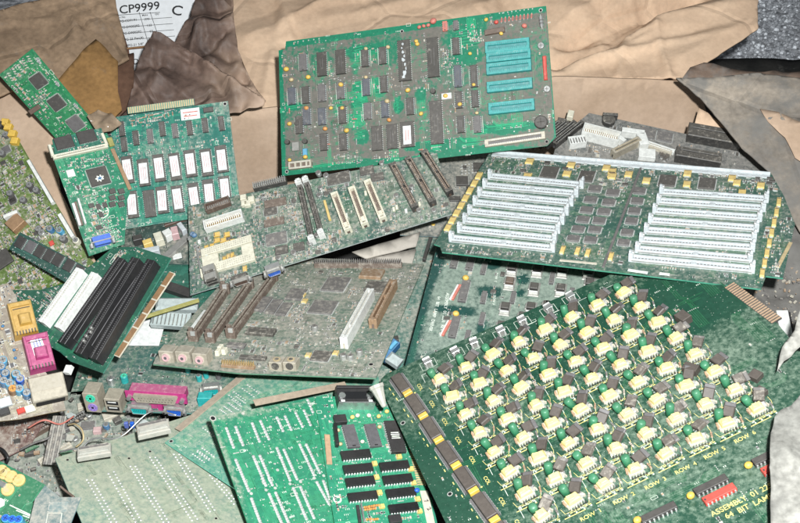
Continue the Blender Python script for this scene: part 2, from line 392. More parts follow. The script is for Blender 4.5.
    def tant(s, x, y, w, h, c='yellow', name='capacitor', rz=0, ht=.0026):
        a, b = s.sz(x, y, w, h); return s.add(name, mk_tant(a, b, c, ht), x, y, rz, occ=(a, b))
    def block(s, x, y, w, h, d, c, name, rz=0, **k):
        a, b = s.sz(x, y, w, h); return s.add(name, mk_block(a, b, d, c, **k), x, y, rz, occ=(a, b))
    def ends(s, p0, p1):
        a, b = Vector(s.loc(*p0)), Vector(s.loc(*p1)); d = b - a
        return (a + b) / 2, rq(d.length), math.atan2(d.y, d.x)
    def bar(s, name, fn, p0, p1, *a, parent=None, z=0, **k):
        c, L, ang = s.ends(p0, p1)
        o = obj(name, fn(L, *a, **k), parent or s.root, (c.x, c.y, z), ang)
        W = a[0] if a and isinstance(a[0], float) else .005
        n = max(1, int(L / .008))
        for i in range(n + 1):
            t = (i / n - .5) * L; s.occ.append((c.x + t * math.cos(ang), c.y + t * math.sin(ang), W / 2 + .003, W / 2 + .003))
        return o
    def free(s, u, v, r=.001):
        return all(abs(u - a) > w + r or abs(v - b) > h + r for a, b, w, h in s.occ)
    def bbox(s):
        xs = [p[0] for p in s.outl]; ys = [p[1] for p in s.outl]; return min(xs), max(xs), min(ys), max(ys)
    def seg(s, a, b, w, z, m):
        d = Vector(b) - Vector(a)
        if d.length < 1e-6: return
        nn = Vector((-d.y, d.x)).normalized() * w / 2
        s.mb.face([(a[0] - nn.x, a[1] - nn.y, z), (b[0] - nn.x, b[1] - nn.y, z), (b[0] + nn.x, b[1] + nn.y, z), (a[0] + nn.x, a[1] + nn.y, z)], m)
    def traces(s, n, wid=.0006, pitch=.0013, kmax=8, region=None):
        rr = random.Random(s.seed); x0, x1, y0, y1 = region or s.bbox()
        for _ in range(n):
            u, v = rr.uniform(x0, x1), rr.uniform(y0, y1); k = rr.randint(1, kmax); ang = rr.choice((0, 90, 180, 270)); path = [Vector((u, v))]; dirs = []
            for st in range(rr.randint(1, 4)):
                L = rr.uniform(.006, .035) if st % 2 == 0 else rr.uniform(.002, .008)
                a = math.radians(ang + (0 if st % 2 == 0 else rr.choice((-45, 45)))); d = Vector((math.cos(a), math.sin(a)))
                path.append(path[-1] + d * L); dirs.append(d)
            off = Vector((-dirs[0].y, dirs[0].x))
            for j in range(k):
                o = off * j * pitch; sh = rr.uniform(-.002, .002)
                for i in range(len(path) - 1):
                    a, b = path[i] + o, path[i + 1] + o
                    if inpoly(a, s.outl) and inpoly(b, s.outl): s.seg(a, b, wid, .00012, s.mt)
                if rr.random() < .7:
                    e = path[-1] + o
                    if inpoly(e, s.outl): s.dot(e.x, e.y, .0007, .00022, s.sv)
    def dot(s, u, v, r, z, m, n=6, hole=False):
        s.mb.face([(u + r * math.cos(2 * math.pi * i / n), v + r * math.sin(2 * math.pi * i / n), z) for i in range(n)], m)
        if hole: s.mb.face([(u + r * .5 * math.cos(2 * math.pi * i / n), v + r * .5 * math.sin(2 * math.pi * i / n), z + .00008) for i in range(n)], P('hole', -.5))
    def vias(s, n, r=.0006):
        rr = random.Random(s.seed + 5); x0, x1, y0, y1 = s.bbox()
        for _ in range(n):
            u, v = rr.uniform(x0, x1), rr.uniform(y0, y1)
            if inpoly((u, v), s.outl): s.dot(u, v, r, .00024, s.sv, hole=r > .0007)
    def marks(s, n):
        # printed component outlines and illegible part codes
        rr = random.Random(s.seed + 9); x0, x1, y0, y1 = s.bbox()
        for _ in range(n):
            u, v = rr.uniform(x0, x1), rr.uniform(y0, y1)
            if not inpoly((u, v), s.outl) or not s.free(u, v, .002): continue
            if rr.random() < .2:
                w, h = rr.uniform(.0015, .003), rr.uniform(.001, .002); c = [(u - w, v - h), (u + w, v - h), (u + w, v + h), (u - w, v + h)]
                for i in range(4): s.seg(c[i], c[(i + 1) % 4], .0004, .00026, s.sk)
            else:
                for i in range(rr.randint(2, 4)):
                    uu = u + i * .0017; s.seg((uu, v - .0009), (uu, v + .0009), .0009 * rr.uniform(.4, 1), .00026, s.sk)
    def padrow(s, p0, p1, n, r=.0011, z=.0005, stag=0.):
        a, b = Vector(s.loc(*p0)), Vector(s.loc(*p1)); d = (b - a); nn = Vector((-d.y, d.x)).normalized()
        for i in range(n):
            c = a + d * (i / max(1, n - 1)) + nn * (stag if i % 2 else 0)
            k = 7
            s.mb.rings([[(c.x + r * q * math.cos(2 * math.pi * j / k), c.y + r * q * math.sin(2 * math.pi * j / k), zz) for j in range(k)] for q, zz in ((1.15, .0001), (.8, z * .8), (.35, z))], P('solder', s.cd * .6))
    def smd(s, n, indiv=60, chips=True, region=None, big=1.):
        rr = random.Random(s.seed + 3); x0, x1, y0, y1 = s.bbox(); got = 0; st = MB(); tries = 0
        if region:
            us = [s.loc(*p) for p in region]; x0, x1, y0, y1 = min(u[0] for u in us), max(u[0] for u in us), min(u[1] for u in us), max(u[1] for u in us)
        cl = []
        while got < n and tries < n * 12:
            tries += 1
            if cl and rr.random() < .6:
                b0 = rr.choice(cl); k = rr.randint(-3, 3); u, v = (b0[0] + k * .0026, b0[1]) if b0[2] else (b0[0], b0[1] + k * .0026)
            else: u, v = rr.uniform(x0, x1), rr.uniform(y0, y1)
            if not inpoly((u, v), s.outl) or not s.free(u, v): continue
            edge = .003
            if not (inpoly((u + edge, v), s.outl) and inpoly((u - edge, v), s.outl) and inpoly((u, v + edge), s.outl) and inpoly((u, v - edge), s.outl)): continue
            ver = rr.random() < .5; cl.append((u, v, ver)); t = rr.random(); L = rr.choice((.0022, .0030)) * big; W = L * .58
            s.occ.append((u, v, .0009, .0009)); c = rr.choice(('chip', 'tan', 'tan', 'chip', 'beige', 'greychip'))
            if t > .93 and chips: L, W = .006, .0045
            if got < indiv:
                if L > .005: o = obj('chip', mk_soj(.0065, .005, 'chip', .0016), s.root, (u, v, 0), math.pi / 2 if ver else 0)
                else: o = obj('resistor' if c != 'tan' and c != 'beige' else 'capacitor', mk_chip_resistor(L, W, c), s.root, (u, v, 0), math.pi / 2 if ver else 0)
            else:
                rz = math.pi / 2 if ver else 0; cc, q = math.cos(rz), math.sin(rz)
                st.box(u, v, 0, L * .56, W, .0008, P(c), rz=rz)
                for e in (-1, 1): st.box(u + e * L * .39 * cc, v + e * L * .39 * q, 0, L * .22, W, .0009, P('tin'), rz=rz)
            got += 1
        if st.f: obj('surface_components', st.mesh('surface_components'), s.root)['kind'] = 'stuff'
    def hole(s, x, y, r=.0022):
        u, v = s.loc(x, y); s.dot(u, v, r * 1.5, .0003, s.sv, 12); s.dot(u, v, r, .0004, P('hole', -.5), 12)
    def lines(s, pts, w=.0006, m=None, z=.00028):
        q = [s.loc(*p) for p in pts]
        for i in range(len(q) - 1): s.seg(q[i], q[i + 1], w, z, m or s.sk)
    def fingers(s, p0, p1, dep, n, name='edge_connector', tab=True, m='gold'):
        # row of gold contact fingers from p0 to p1, reaching dep metres to the left of the p0->p1 direction
        a, b = Vector(s.loc(*p0)), Vector(s.loc(*p1)); d = b - a; L = d.length; ang = math.atan2(d.y, d.x)
        mb = MB()
        mb.box(L / 2, dep / 2, -s.thick + .0001, L, dep, s.thick, s.me)
        for i in range(n):
            mb.box((i + .5) * L / n, dep / 2, .0001, L / n * .68, dep * .96, .0002, P(m))
        return obj(name, mb.mesh(name), s.root, (a.x, a.y, 0), ang)
    def dval(s, u, v):
        d = s.dust + s.damp * noise.noise(Vector((u * 22 + s.seed * 3.1, v * 22, s.seed)))
        for (a, b), rx, ry, dd in s.blobs:
            r = ((u - a) / rx) ** 2 + ((v - b) / ry) ** 2
            if r < 4: d += dd * max(0, min(1, 1.6 - r * .8)) if r > .75 else dd
        return d
    def done(s):
        o = s.outl; n = len(o); mb = MB()
        area = sum(o[i][0] * o[(i + 1) % n][1] - o[(i + 1) % n][0] * o[i][1] for i in range(n))
        if area < 0: o = o[::-1]
        x0, x1, y0, y1 = s.bbox(); st = s.step; pts = [Vector(p) for p in o]
        u = x0 + st / 2
        while u < x1:
            v = y0 + st / 2
            while v < y1:
                if inpoly((u, v), o): pts.append(Vector((u + R.uniform(-.2, .2) * st, v + R.uniform(-.2, .2) * st)))
                v += st
            u += st
        r = delaunay_2d_cdt(pts, [(i, (i + 1) % n) for i in range(n)], [], 1, 1e-6)
        i0 = len(mb.v); mb.v += [(p.x, p.y, 0) for p in r[0]]; k = mb.mi(s.mg)
        for f in r[2]: mb.f.append(tuple(i0 + q for q in f)); mb.m.append(k)
        for i in range(n):
            a, b = o[i], o[(i + 1) % n]
            mb.face([(a[0], a[1], -s.thick), (b[0], b[1], -s.thick), (b[0], b[1], 0), (a[0], a[1], 0)], s.me)
        mb.face([(p[0], p[1], -s.thick) for p in reversed(o)], s.me)
        off = len(mb.v); mb.v += s.mb.v; mp = [mb.mi(m) for m in s.mb.mats]
        mb.f += [tuple(q + off for q in f) for f in s.mb.f]; mb.m += [mp[q] for q in s.mb.m]
        me = mb.mesh('board')
        at = me.attributes.new('dust', 'FLOAT', 'POINT'); at.data.foreach_set('value', [s.dval(v[0], v[1]) for v in mb.v])
        obj('board', me, s.root)
def Zm(x0, y0, sc): return lambda X, Y: (x0 + X / sc, y0 + Y / sc)

DK = (.165, .132, .118, 1)
# ================= D: large dusty controller board leaning on the back wall
z = Zm(270, 0, 2.6667)
b = Board('D', 'circuit_board', 'large green board caked in brown dust, with teal sockets, leaning on the back wall', 'circuit board',
    [(279, 42), (546, 6), (556, 143), (282, 176)], [(286, 41.5), (546, 6), (556, 137), (547, 146), (282, 176), (278.6, 50.5), (285, 49.5)],
    green=(.006, .19, .075), trace=(.02, .40, .18), dust=.60, damp=.18, comp_dust=.34, dcol=DK, seed=2, step=.004, rough=.35, soft=.16,
    blobs=[(279.5, 110, 3.5, 80, -1), (345, 168, 75, 4.5, -1), (470, 154, 40, 4.5, -1), (440, 145, 28, 4, -.9), (330, 37, 60, 3.5, -.9), (400, 27, 60, 3.5, -.9), (500, 13, 50, 4, -.8), (554, 80, 2.5, 60, -.9), (358, 88, 5, 6, -.5), (360, 104, 6, 9, -.6), (357, 122, 5, 7, -.6), (362, 137, 5, 6, -.6), (355, 60, 4, 15, -.3), (375, 84, 7, 5, -.5), (380, 92, 5, 5, -.5), (398, 105, 4, 7, -.5), (421, 95, 4, 6, -.35), (337, 105, 4, 7, -.3), (462, 38, 18, 9, -.26), (475, 26, 12, 7, -.3), (508, 128, 24, 3.5, -.8), (290, 107, 10, 2.5, -.7), (365, 50, 20, 4, -.4), (470, 55, 14, 8, -.25), (400, 52, 30, 12, -.1)])
D = b
b.traces(90, wid=.0008, pitch=.0018); 
rr = random.Random(5)
for (xa, xb, ya, yb, n) in ((352, 366, 44, 68, 9), (342, 350, 40, 70, 7), (455, 480, 30, 50, 7), (378, 398, 70, 76, 4), (352, 366, 68, 140, 44), (372, 386, 78, 92, 9), (394, 402, 96, 116, 12), (330, 345, 96, 112, 6), (300, 355, 160, 170, 8), (495, 530, 124, 131, 4), (285, 300, 103, 110, 4)):
    for i in range(n):
        y = ya + (yb - ya) * (i + .5) / n; k = -.13 * (xb - xa)
        b.lines([(xa + rr.uniform(0, 3), y), (xb - rr.uniform(0, 4), y + k)], .0007, b.mt, .0002)
for X, Y in ((90,168),(60,258),(97,255),(140,250),(190,243),(100,312),(140,312),(195,308),(80,335),(145,380),(197,380),(255,157),(302,150),(258,234),(305,226),(262,298),(308,292),(497,125),(502,205),(545,205),(505,268),(548,265),(510,333),(554,333),(375,285)):
    b.dip(*z(X, Y), 8.2, 17 if Y != 205 else 22, ht=.0036, body=R.choice(('chip', 'greychip', 'slate')) if X % 2 == 0 else 'chip', pin='bluewhite')
    x_, y_ = z(X, Y); b.lines([(x_ - 5.6, y_ - 8), (x_ - 4.6, y_ + 9)], .0006); b.lines([(x_ + 4.6, y_ - 9), (x_ + 5.6, y_ + 8)], .0006)
for X, Y, w, h in ((140,173,24,63),(190,167,24,65),(360,163,32,108),(436,155,30,105),(445,328,32,115),(287,370,27,65),(327,366,27,65),(368,360,35,68)):
    o = b.dip(*z(X, Y), w / 2.667 + 1.5, h / 2.667, body='darkchip' if Y < 300 else 'chip')
    w_, h_ = b.sz(*z(X, Y), w / 2.667, h / 2.667)
    if X == 368: obj('sticker', mk_sticker(rq(w_ * .62), rq(h_ * .72), 'paper', 2, 'redpale'), o, (0, -.001, .0044))
    if X == 360:
        mb = MB(); rr = random.Random(3)
        for k in range(9):
            cx_, cy_ = rr.uniform(-w_ * .16, w_ * .16), -h_ * .4 + k * h_ * .1; q = rr.uniform(.0012, .003)
            mb.face([(cx_ + q * math.cos(t_) * rr.uniform(.4, 1.1), cy_ + 1.7 * q * math.sin(t_) * rr.uniform(.4, 1.1), .0044 + k * .00001) for t_ in (0, .8, 1.6, 2.4, 3.2, 4, 4.8, 5.6)], P('bluewhite', .3))
        obj('torn_sticker', mb.mesh('torn_sticker'), o)
for X, Y, w, h in ((635,125,118,30),(638,152,118,26),(639,182,119,30),(641,230,120,28),(646,287,122,30)):
    (u, v) = b.loc(*z(X, Y)); p0 = z(X - w / 2, Y + w * .055); p1 = z(X + w / 2, Y - w * .055)
    b.bar('socket', mk_slot, p0, p1, rq(b.dy(*z(X, Y), h / 2.667)), .007, 'teal', 'tealdark', 'tealdark', gap=.3)
b.block(*z(734, 183), 3.8, 24, .004, 'red', 'resistor_network', bev=.001)
for X, Y in ((724,125),(740,240)): b.add('capacitor', mk_can(.004, .006, 'silver', 'silver'), *z(X, Y))
b.add('buzzer', mk_can(.008, .006, 'black', 'chip'), *z(724, 328))
b.bar('edge_socket', mk_slot, z(575, 385), z(735, 362), .009, .006, 'beige', 'greychip', 'tin', gap=.4)
b.bar('power_header', mk_slot, z(55, 445), z(114, 438), .0095, .008, 'beige', 'brown', 'tin', gap=.5, keys=(-.2, .05, .3))
for X, Y in ((47,187),(60,215),(105,208),(192,228),(195,290),(100,290),(165,290),(55,332),(150,345),(207,350),(97,420),(55,428),(258,132),(317,128),(392,112),(258,208),(315,272),(370,243),(320,322),(405,305),(535,145),(545,228),(508,280),(553,303),(470,258),(395,120)):
    b.drop(*z(X, Y), R.choice((4.2, 4.8, 5.4)), R.choice(('yellow', 'yellow', 'orange', 'goldpale')))
for X, Y in ((48,380),(95,378),(436,245),(75,330)): b.add('transistor', mk_can(.0032, .005, 'black', 'chip'), *z(X, Y))
b.block(*z(70, 392), 7, 9, .004, 'steel', 'crystal'); b.block(*z(95, 407), 4, 7, .004, 'skyblue', 'relay'); b.block(*z(472, 258), 10, 6, .004, 'white', 'jumper_block')
for X, Y in ((400,75),(412,72),(424,70)): b.drop(*z(X, Y), 4.5, 'redpale')
b.drop(*z(438, 60), 7, 'redpale')
for X, Y in ((468,72),(497,70)): b.dip(*z(X, Y), 6, 10, body='redpale' if X < 480 else 'greychip', name='resistor_network')
b.bar('pin_header', mk_header_bar, z(610, 40), z(700, 28), 8) if False else None
for i in range(9): b.add('resistor', mk_axial(.0075, .001, 'redpale', 'brown'), *z(618 + i * 10, 55 - i * 1.4), rz=1.45)
b.block(*z(600, 85), 20, 5, .004, 'brown', 'terminal_strip', rz=.05); b.drop(*z(605, 62), 5, 'red'); b.drop(*z(578, 55), 4.5); b.drop(*z(618, 92), 4.5); b.drop(*z(680, 72), 6, 'redpale')
b.bar('coil', mk_axial, z(722, 42), z(727, 80), .0025, 'silver', 'greychip')
for i in range(9): u, v = b.loc(*z(612 + i * 11, 36 - i * 1.5)); b.dot(u, v, .0009, .0003, b.sv)
for i in range(5): u, v = b.loc(*z(75 + i * 14, 112 - i * 2)); b.dot(u, v, .001, .0003, b.sv)
b.marks(110); b.smd(330, 100, chips=False, big=.95)
for i in range(26): b.add('resistor', mk_axial(.0075, .0009, R.choice(('silver', 'beige', 'redpale', 'tan')), 'brown'), 288 + R.uniform(0, 190), 44 + R.uniform(0, 110), rz=R.choice((0, 1.57)))
for i in range(120):
    x, y = R.uniform(290, 545), R.uniform(20, 160); u, v = b.loc(x, y)
    if inpoly((u, v), b.outl) and b.free(u, v): b.dot(u, v, .0009, .0003, P('solder', .1))
for p in (z(722, 28), z(352, 84), z(45, 458), z(738, 378)): b.hole(*p, r=.0016)
b.done()
# ================= C: card of white-labelled memory chips
z = Zm(100, 95, 5.503); z2 = Zm(100, 165, 5.503)
b = Board('C', 'circuit_board', 'green card with two rows of white-labelled chips and gold fingers along its top', 'circuit board',
    [(102, 119), (228, 101), (241, 211), (114, 231)], green=(.006, .15, .085), trace=(.03, .30, .19), dust=.34, comp_dust=.34, seed=4)
b.traces(110, kmax=6); b.vias(140)
for X, Y in ((42,190),(122,190),(135,275),(200,240),(278,230),(345,190),(415,200),(495,185),(580,170),(670,160)): b.dip(*z(X, Y), 6.6, 14.5, body='greychip' if X in (415, 278) else 'chip')
for i, (X, Y) in enumerate(((155,415),(243,430),(328,405),(415,398),(500,380),(588,375),(672,355),(180,215),(275,210),(345,190),(430,185),(520,170),(602,150),(690,133))):
    q = (z if i < 7 else z2)(X, Y); qc = (q[0], q[1] + (0 if i < 7 else 1))
    o = b.dip(*qc, 12.2, 27, body='chip')
    if i != 8: 
        w_, h_ = b.sz(*qc, 8.4, 20); obj('sticker', mk_sticker(w_, h_, 'paper', 3, 'pink'), o, (0, R.uniform(-.002, .001), .0044), R.uniform(-.05, .05))
o = b.add('sticker', mk_sticker(*b.sz(*z(497, 105), 19, 11), 'paper', 2, 'redpale'), *z(497, 105), rz=-.02, z=.0003)
b.block(*z(597, 84), 10, 5, .003, 'chip', 'oscillator')
for i in range(22): b.add('resistor', mk_axial(.006, .0009, R.choice(('beige', 'silver', 'tan')), 'brown'), *z(180 + (i % 11) * 22 + R.uniform(-4, 4), 165 - (i % 11) * 6 - (i // 11) * 22), rz=R.choice((0, 1.57)))
b.fingers((128, 114), (194.5, 105.2), .0085, 30, m='goldpale')
b.marks(96); b.smd(110, 90, chips=False); b.hole(225, 104, .0018); b.done()
# ================= A: long module with three square chips
z = Zm(0, 40, 6.1538)
b = Board('A', 'memory_module', 'bright green long card with three square flat chips, standing against the torn cardboard', 'circuit board',
    [(32, 49), (102, 132), (66, 150), (-1, 75)], green=(.008, .17, .05), trace=(.02, .26, .09), dust=.26, comp_dust=.3, seed=6)
b.traces(70, kmax=5); b.vias(60)
for X, Y in ((238,250),(350,385),(465,512)): b.qfp(*z(X, Y), 16.5, 15, body='greychip' if X > 400 else 'chip')
for k in range(4):
    for i in range(5): b.add('connector_pin', mk_chip_resistor(.0035, .0012, 'beige'), *z(52 + i * 30 + k * 9, 205 - i * 26 + k * 14), rz=1.2)
for i, (X, Y) in enumerate(((90,240),(120,215),(150,195),(105,275),(130,300),(150,325),(175,360),(235,120),(240,135),(350,262),(355,275),(465,400),(470,412))): b.add('capacitor', mk_chip_resistor(.005, .0028, 'tan' if i < 7 else 'silver'), *z(X, Y), rz=.3)
b.block(*z(215, 425), 5, 12, .003, 'brown', 'connector', rz=0)
b.marks(40); b.smd(90, 70, chips=False); b.done()
# ================= B: video card with cream socket and blue connector
z = Zm(0, 120, 6.1538); z2 = Zm(0, 200, 6.1538)
b = Board('B', 'expansion_card', 'green expansion card with a black square chip and a blue connector at its lower end', 'circuit board',
    [(49, 146), (107, 133), (148, 240), (89, 256)], [(49, 146), (107, 133), (130, 193), (127, 200), (124.5, 244), (89, 256)], green=(.006, .17, .07), trace=(.03, .30, .15), dust=.26, comp_dust=.3, seed=8)
b.traces(80, kmax=6); b.vias(100)
b.bar('memory_socket', mk_slot, z(325, 238), z(660, 165), .005, .005, 'cream', 'hole', 'tin', gap=.2)
b.bar('socket_arm', mk_block_bar, z(300, 150), z(325, 238), .004) if False else None
for p0, p1 in ((z(302, 160), z(325, 232)), (z(625, 90), z(655, 160))):
    c, L, ang = b.ends(p0, p1); obj('socket_arm', mk_block(L, .0035, .005, 'cream'), b.root, (c.x, c.y, 0), ang)
o = b.qfp(*z(605, 350), 22, 20, body='darkchip')
mb = MB()
rr_ = .0055
for a in range(7):
    t = 2 * math.pi * a / 7; mb.box(.0035 * math.cos(t), .0025 * math.sin(t) , 0, .0034, .0016, .0001, P('silk', 0), rz=t + .6)
for a in range(5):
    t = 2 * math.pi * a / 5; mb.box(.0016 * math.cos(t), .0012 * math.sin(t), 0, .0016, .001, .00012, P('capblue', 0), rz=t)
obj('emblem', mb.mesh('emblem'), o, (.0005, -.003, .0024), .2)
b.block(*z(435, 330), 8, 7.5, .002, 'white', 'crystal')
b.bar('white_socket', mk_block_bar := cached(lambda mb, L, W, H, c='white': (mb.box(0, 0, 0, L, W, H, P(c), bev=.0004), None)[1]), z2(447, 30), z2(490, 165), .003, .006, 'white')
b.bar('white_socket', mk_block_bar, z2(478, 0), z2(525, 155), .0022, .006, 'white')
b.bar('brown_socket', mk_block_bar, z2(462, 15), z2(505, 160), .003, .003, 'brown')
c, L, ang = b.ends(z2(548, 268), z2(690, 232))
obj('video_connector', mk_dsub(rq(L * .8), .012, .0105, 'blue', 3, 'blue'), b.root, (c.x, c.y, 0), ang)
# printed cube mark
for q in ([(600, 55), (640, 28), (668, 62), (662, 95), (630, 115), (605, 90), (600, 55)], [(600, 55), (632, 75), (630, 115)], [(632, 75), (668, 62)]): b.lines([z2(*p) for p in q], .0012)
for i in range(10): b.lines([z2(675 + i * 5, 135 + i * 13), z2(680 + i * 5, 139 + i * 13)], .0009)
for i in range(6): b.soj(*z2(690 + (i % 2) * 55, 30 + (i // 2) * 0 - (i // 2) * 40), 6, 5)
b.bar('edge_strip', mk_block_bar, z(690, 180), z(800, 430), .0045, .002, 'copper')
b.block(*z(680, 140), 5, 9, .0035, 'olive', 'clip')
b.marks(64); b.smd(190, 100); b.done()
b2 = Board('B', 'memory_module', 'short memory module with two black chips in the cream socket of the expansion card', 'memory module',
    [(52, 141), (101, 129.5), (106, 146), (55, 157.5)], green=(.006, .12, .06), dust=.25, comp_dust=.2, seed=9)
b2.root.matrix_world = Matrix.Translation(b2.n * .004) @ b2.root.matrix_world
for X, Y in ((392,152),(530,115)): b2.soj(*z(X, Y), 18, 12, body='chip')
b2.traces(20); b2.smd(30, 30, chips=False); b2.done()
# ================= E: upper motherboard
z = Zm(180, 170, 4.02); z2 = Zm(310, 150, 4.02)
b = Board('E', 'motherboard', 'long dusty motherboard with a cream processor socket and three cream slots in its middle', 'motherboard',
    [(188, 206), (437, 153), (452, 214), (190, 295)], green=(.03, .10, .06), trace=(.08, .2, .13), dust=.45, damp=.14, comp_dust=.42, edge=(.45, .5, .48), seed=12)
b.traces(240, kmax=9); b.vias(380)
c, L, ang = b.ends((249, 191), (293, 181)); obj('pin_header', mk_header(16, 3, .0026, 'black', .008, .012), b.root, (c.x, c.y, 0), ang); [b.occ.append((c.x + k * .008, c.y, .006, .006)) for k in range(-3, 4)]
b.bar('white_socket', mk_shroud, z(105, 238), z(258, 190), .013, .010, 'white', 'gold')
b.bar('ide_socket', mk_shroud, z(108, 165), z(205, 130), .011, .008, 'brown', 'tin')
# processor socket frame
c, L, ang = b.ends(z(95, 385), z(298, 325)); W = .036; mb = MB(); C_ = P('cream')
fr = (L, W); t_ = .014
mb.box(0, W / 2 - .005, 0, L, .010, .005, C_, bev=.0005); mb.box(0, -W / 2 + .006, 0, L, .012, .005, C_, bev=.0005)
mb.box(-L / 2 + .010, -.0005, 0, .020, W - .0222, .0049, C_); mb.box(L / 2 - .007, -.0005, 0, .014, W - .0222, .0049, C_)
for i in range(20):
    for j in (0, 1, 2): mb.box(-L / 2 + .006 + i * (L - .012) / 19, W / 2 - .0025 - j * .0028, .005, .0007, .0007, .00012, P('greychip')); mb.box(-L / 2 + .006 + i * (L - .012) / 19, -W / 2 + .0025 + j * .0028, .005, .0007, .0007, .00012, P('greychip'))
mb.box(-L / 2 - .002, -W * .45, 0, .004, .012, .007, C_, bev=.0005); mb.tube([(-L / 2 - .004, -W / 2, .004), (-L / 2 - .004, W / 2, .005), (-L / 2 - .003, W / 2 + .002, .007)], .0009, P('silver'))
obj('processor_socket', mb.mesh('processor_socket'), b.root, (c.x, c.y + .003, 0), ang)
for k in range(-3, 4): b.occ.append((c.x + k * .008, c.y, .006, .02))
for X, Y in ((180,362),(196,352),(212,346),(202,366),(220,360)): b.tant(*z(X, Y), 3.4, 6, 'yellow')
for X, Y in ((150,262),(190,262),(108,315),(130,308),(195,295),(150,285),(210,290),(262,398),(175,285)): b.tant(*z(X, Y), 6 if Y < 300 else 4, 4 if Y < 300 else 5, 'yellow')
for X, Y in ((62,270),(55,265)): b.drop(*z(X, Y), 6, 'capblue')
for X, Y in ((258,118),(275,142),(290,125),(262,140)): b.block(*z(X, Y), 6, 5, .006, 'cream', 'fan_connector')
c, L, ang = b.ends(z(113, 470), z(165, 452)); mb = MB()
for k in (0, 1): mb.box(0, .004 + k * .011, 0, .015, .010, .015 - k * .0, P('steel'), bev=.0006); mb.box(0, -.0015 + k * .0115, .0150, .011, .0035, .0003, P('hole'))
mb.box(0, -.0012, .003, .0125, .0004, .004, P('hole')); mb.box(0, -.0012, .009, .0125, .0004, .004, P('hole'))
obj('usb_port', mb.mesh('usb_port'), b.root, (c.x, c.y, 0), ang)
c, L, ang = b.ends(z(195, 468), z(300, 432)); obj('serial_port', mk_dsub(.019, .012, .011, 'brown', 2, 'steel'), b.root, (c.x, c.y + .002, 0), ang)
c, L, ang = b.ends(z(328, 430), z(432, 392)); obj('video_port', mk_dsub(.018, .013, .012, 'blue', 3, 'silver'), b.root, (c.x, c.y + .002, 0), ang)
for p0, p1 in ((z(486, 72), z(536, 292)), (z(514, 62), z(574, 268))):
    o = b.bar('memory_slot', mk_slot, p0, p1, .006, .009, 'black', 'hole', 'greychip')
    L = b.ends(p0, p1)[1]
    for s_ in (-1, 1): obj('latch', mk_latch(.007, .012, 'white'), o, (s_ * (L / 2 + .001), 0, 0))
for p0, p1 in ((z2(103, 188), z2(158, 335)), (z2(172, 165), z2(226, 312)), (z2(235, 138), z2(298, 290))):
    b.bar('expansion_slot', mk_slot, p0, p1, .009, .011, 'cream', 'brown', 'tan', gap=.42, keys=(.34, .38, .42, .46))
for p0, p1 in ((z2(336, 72), z2(428, 248)), (z2(398, 48), z2(498, 226)), (z2(462, 22), z2(566, 186))):
    b.bar('bus_slot', mk_slot, p0, p1, .0085, .012, 'black', 'brown', 'tan', gap=.34, keys=(0.,))
b.bar('jumper', mk_block_bar, z2(60, 208), z2(82, 285), .003, .004, 'yellowpale')
b.qfp(*z2(115, 116), 25, 12); b.soj(*z2(230, 86), 14, 8); b.soj(*z2(272, 112), 13, 7); b.soj(*z(385, 135), 22, 7, body='brown'); b.soj(*z(380, 212), 20, 7, body='brown')
b.qfp(*z(388, 278), 23, 13, body='greychip'); b.soj(*z(410, 325), 13, 8); b.soj(*z(480, 312), 11, 8); b.qfp(*z(365, 168), 15, 9)
for X, Y in ((525,300),(400,360),(460,340),(590,30),(560,20)): b.add('capacitor', mk_can(.0035, .006, 'silver', 'greychip'), *z(X, Y))
for X, Y in ((40,190),(45,160),(410,155),(350,190),(440,250),(500,250),(290,60),(30,350)): b.add('capacitor', mk_can(.003, .006, 'silver', 'greychip'), *z2(X, Y))
for i in range(14): b.block(*z2(150 + R.uniform(-30, 300), 250 + R.uniform(-80, 40)), 2.5, 4, .003, R.choice(('white', 'silver', 'cream')), 'jumper_cap')
for i in range(12): b.block(*z(60 + R.uniform(-20, 60), 320 + R.uniform(-90, 140)), 3, 3, .004, R.choice(('white', 'silver', 'bluewhite')), 'jumper_cap')
b.marks(96); b.smd(620, 100); b.done()
# ================= F: brown-slot motherboard
z = Zm(150, 255, 3.873); z2 = Zm(290, 230, 3.27)
b = Board('F', 'motherboard', 'dust-covered motherboard with one white slot and three round audio jacks on its front edge', 'motherboard',
    [(247, 254), (424, 264), (376, 378), (156, 363)], [(247, 254), (424, 264), (376, 378), (240, 373), (153, 364), (156, 357)], green=(.03, .13, .07), trace=(.08, .22, .14), dust=.60, damp=.14, comp_dust=.46, seed=15, edge=(.10, .22, .14))
b.traces(240, kmax=9); b.vias(300)
for p0, p1 in ((z(172, 330), z(292, 150)), (z(238, 335), z(385, 128)), (z(318, 318), z(478, 100))):
    o = b.bar('memory_slot', mk_slot, p0, p1, .0085, .008, 'brown', 'hole', 'steelbeige', gap=.25); L = b.ends(p0, p1)[1]
    for s_ in (-1, 1): obj('latch', mk_latch(.010, .010, 'brown'), o, (s_ * (L / 2 + .001), 0, 0))
b.bar('sticker', cached(lambda mb, L: (mb.box(0, 0, 0, L, .0055, .0012, P('white', .1)), None)[1]), z(166, 284), z(218, 216))
for X, Y in ((78,388),(142,390),(207,398)):
    mb = MB(); mb.box(0, 0, 0, .0165, .014, .0135, P('steelbeige'), bev=.0008); mb.cyl(0, -.0071, .0068, .0052, .0006, P('beige'), 18, axis=1); mb.cyl(0, -.0076, .0068, .0042, .0022, P('pink', 0), 18, axis=1); mb.cyl(0, -.0098, .0068, .0018, .0001, P('greychip', 0), 12, axis=1)
    b.add('audio_jack', mb.mesh('audio_jack'), *z(X, Y + 14), occ=(.018, .016))
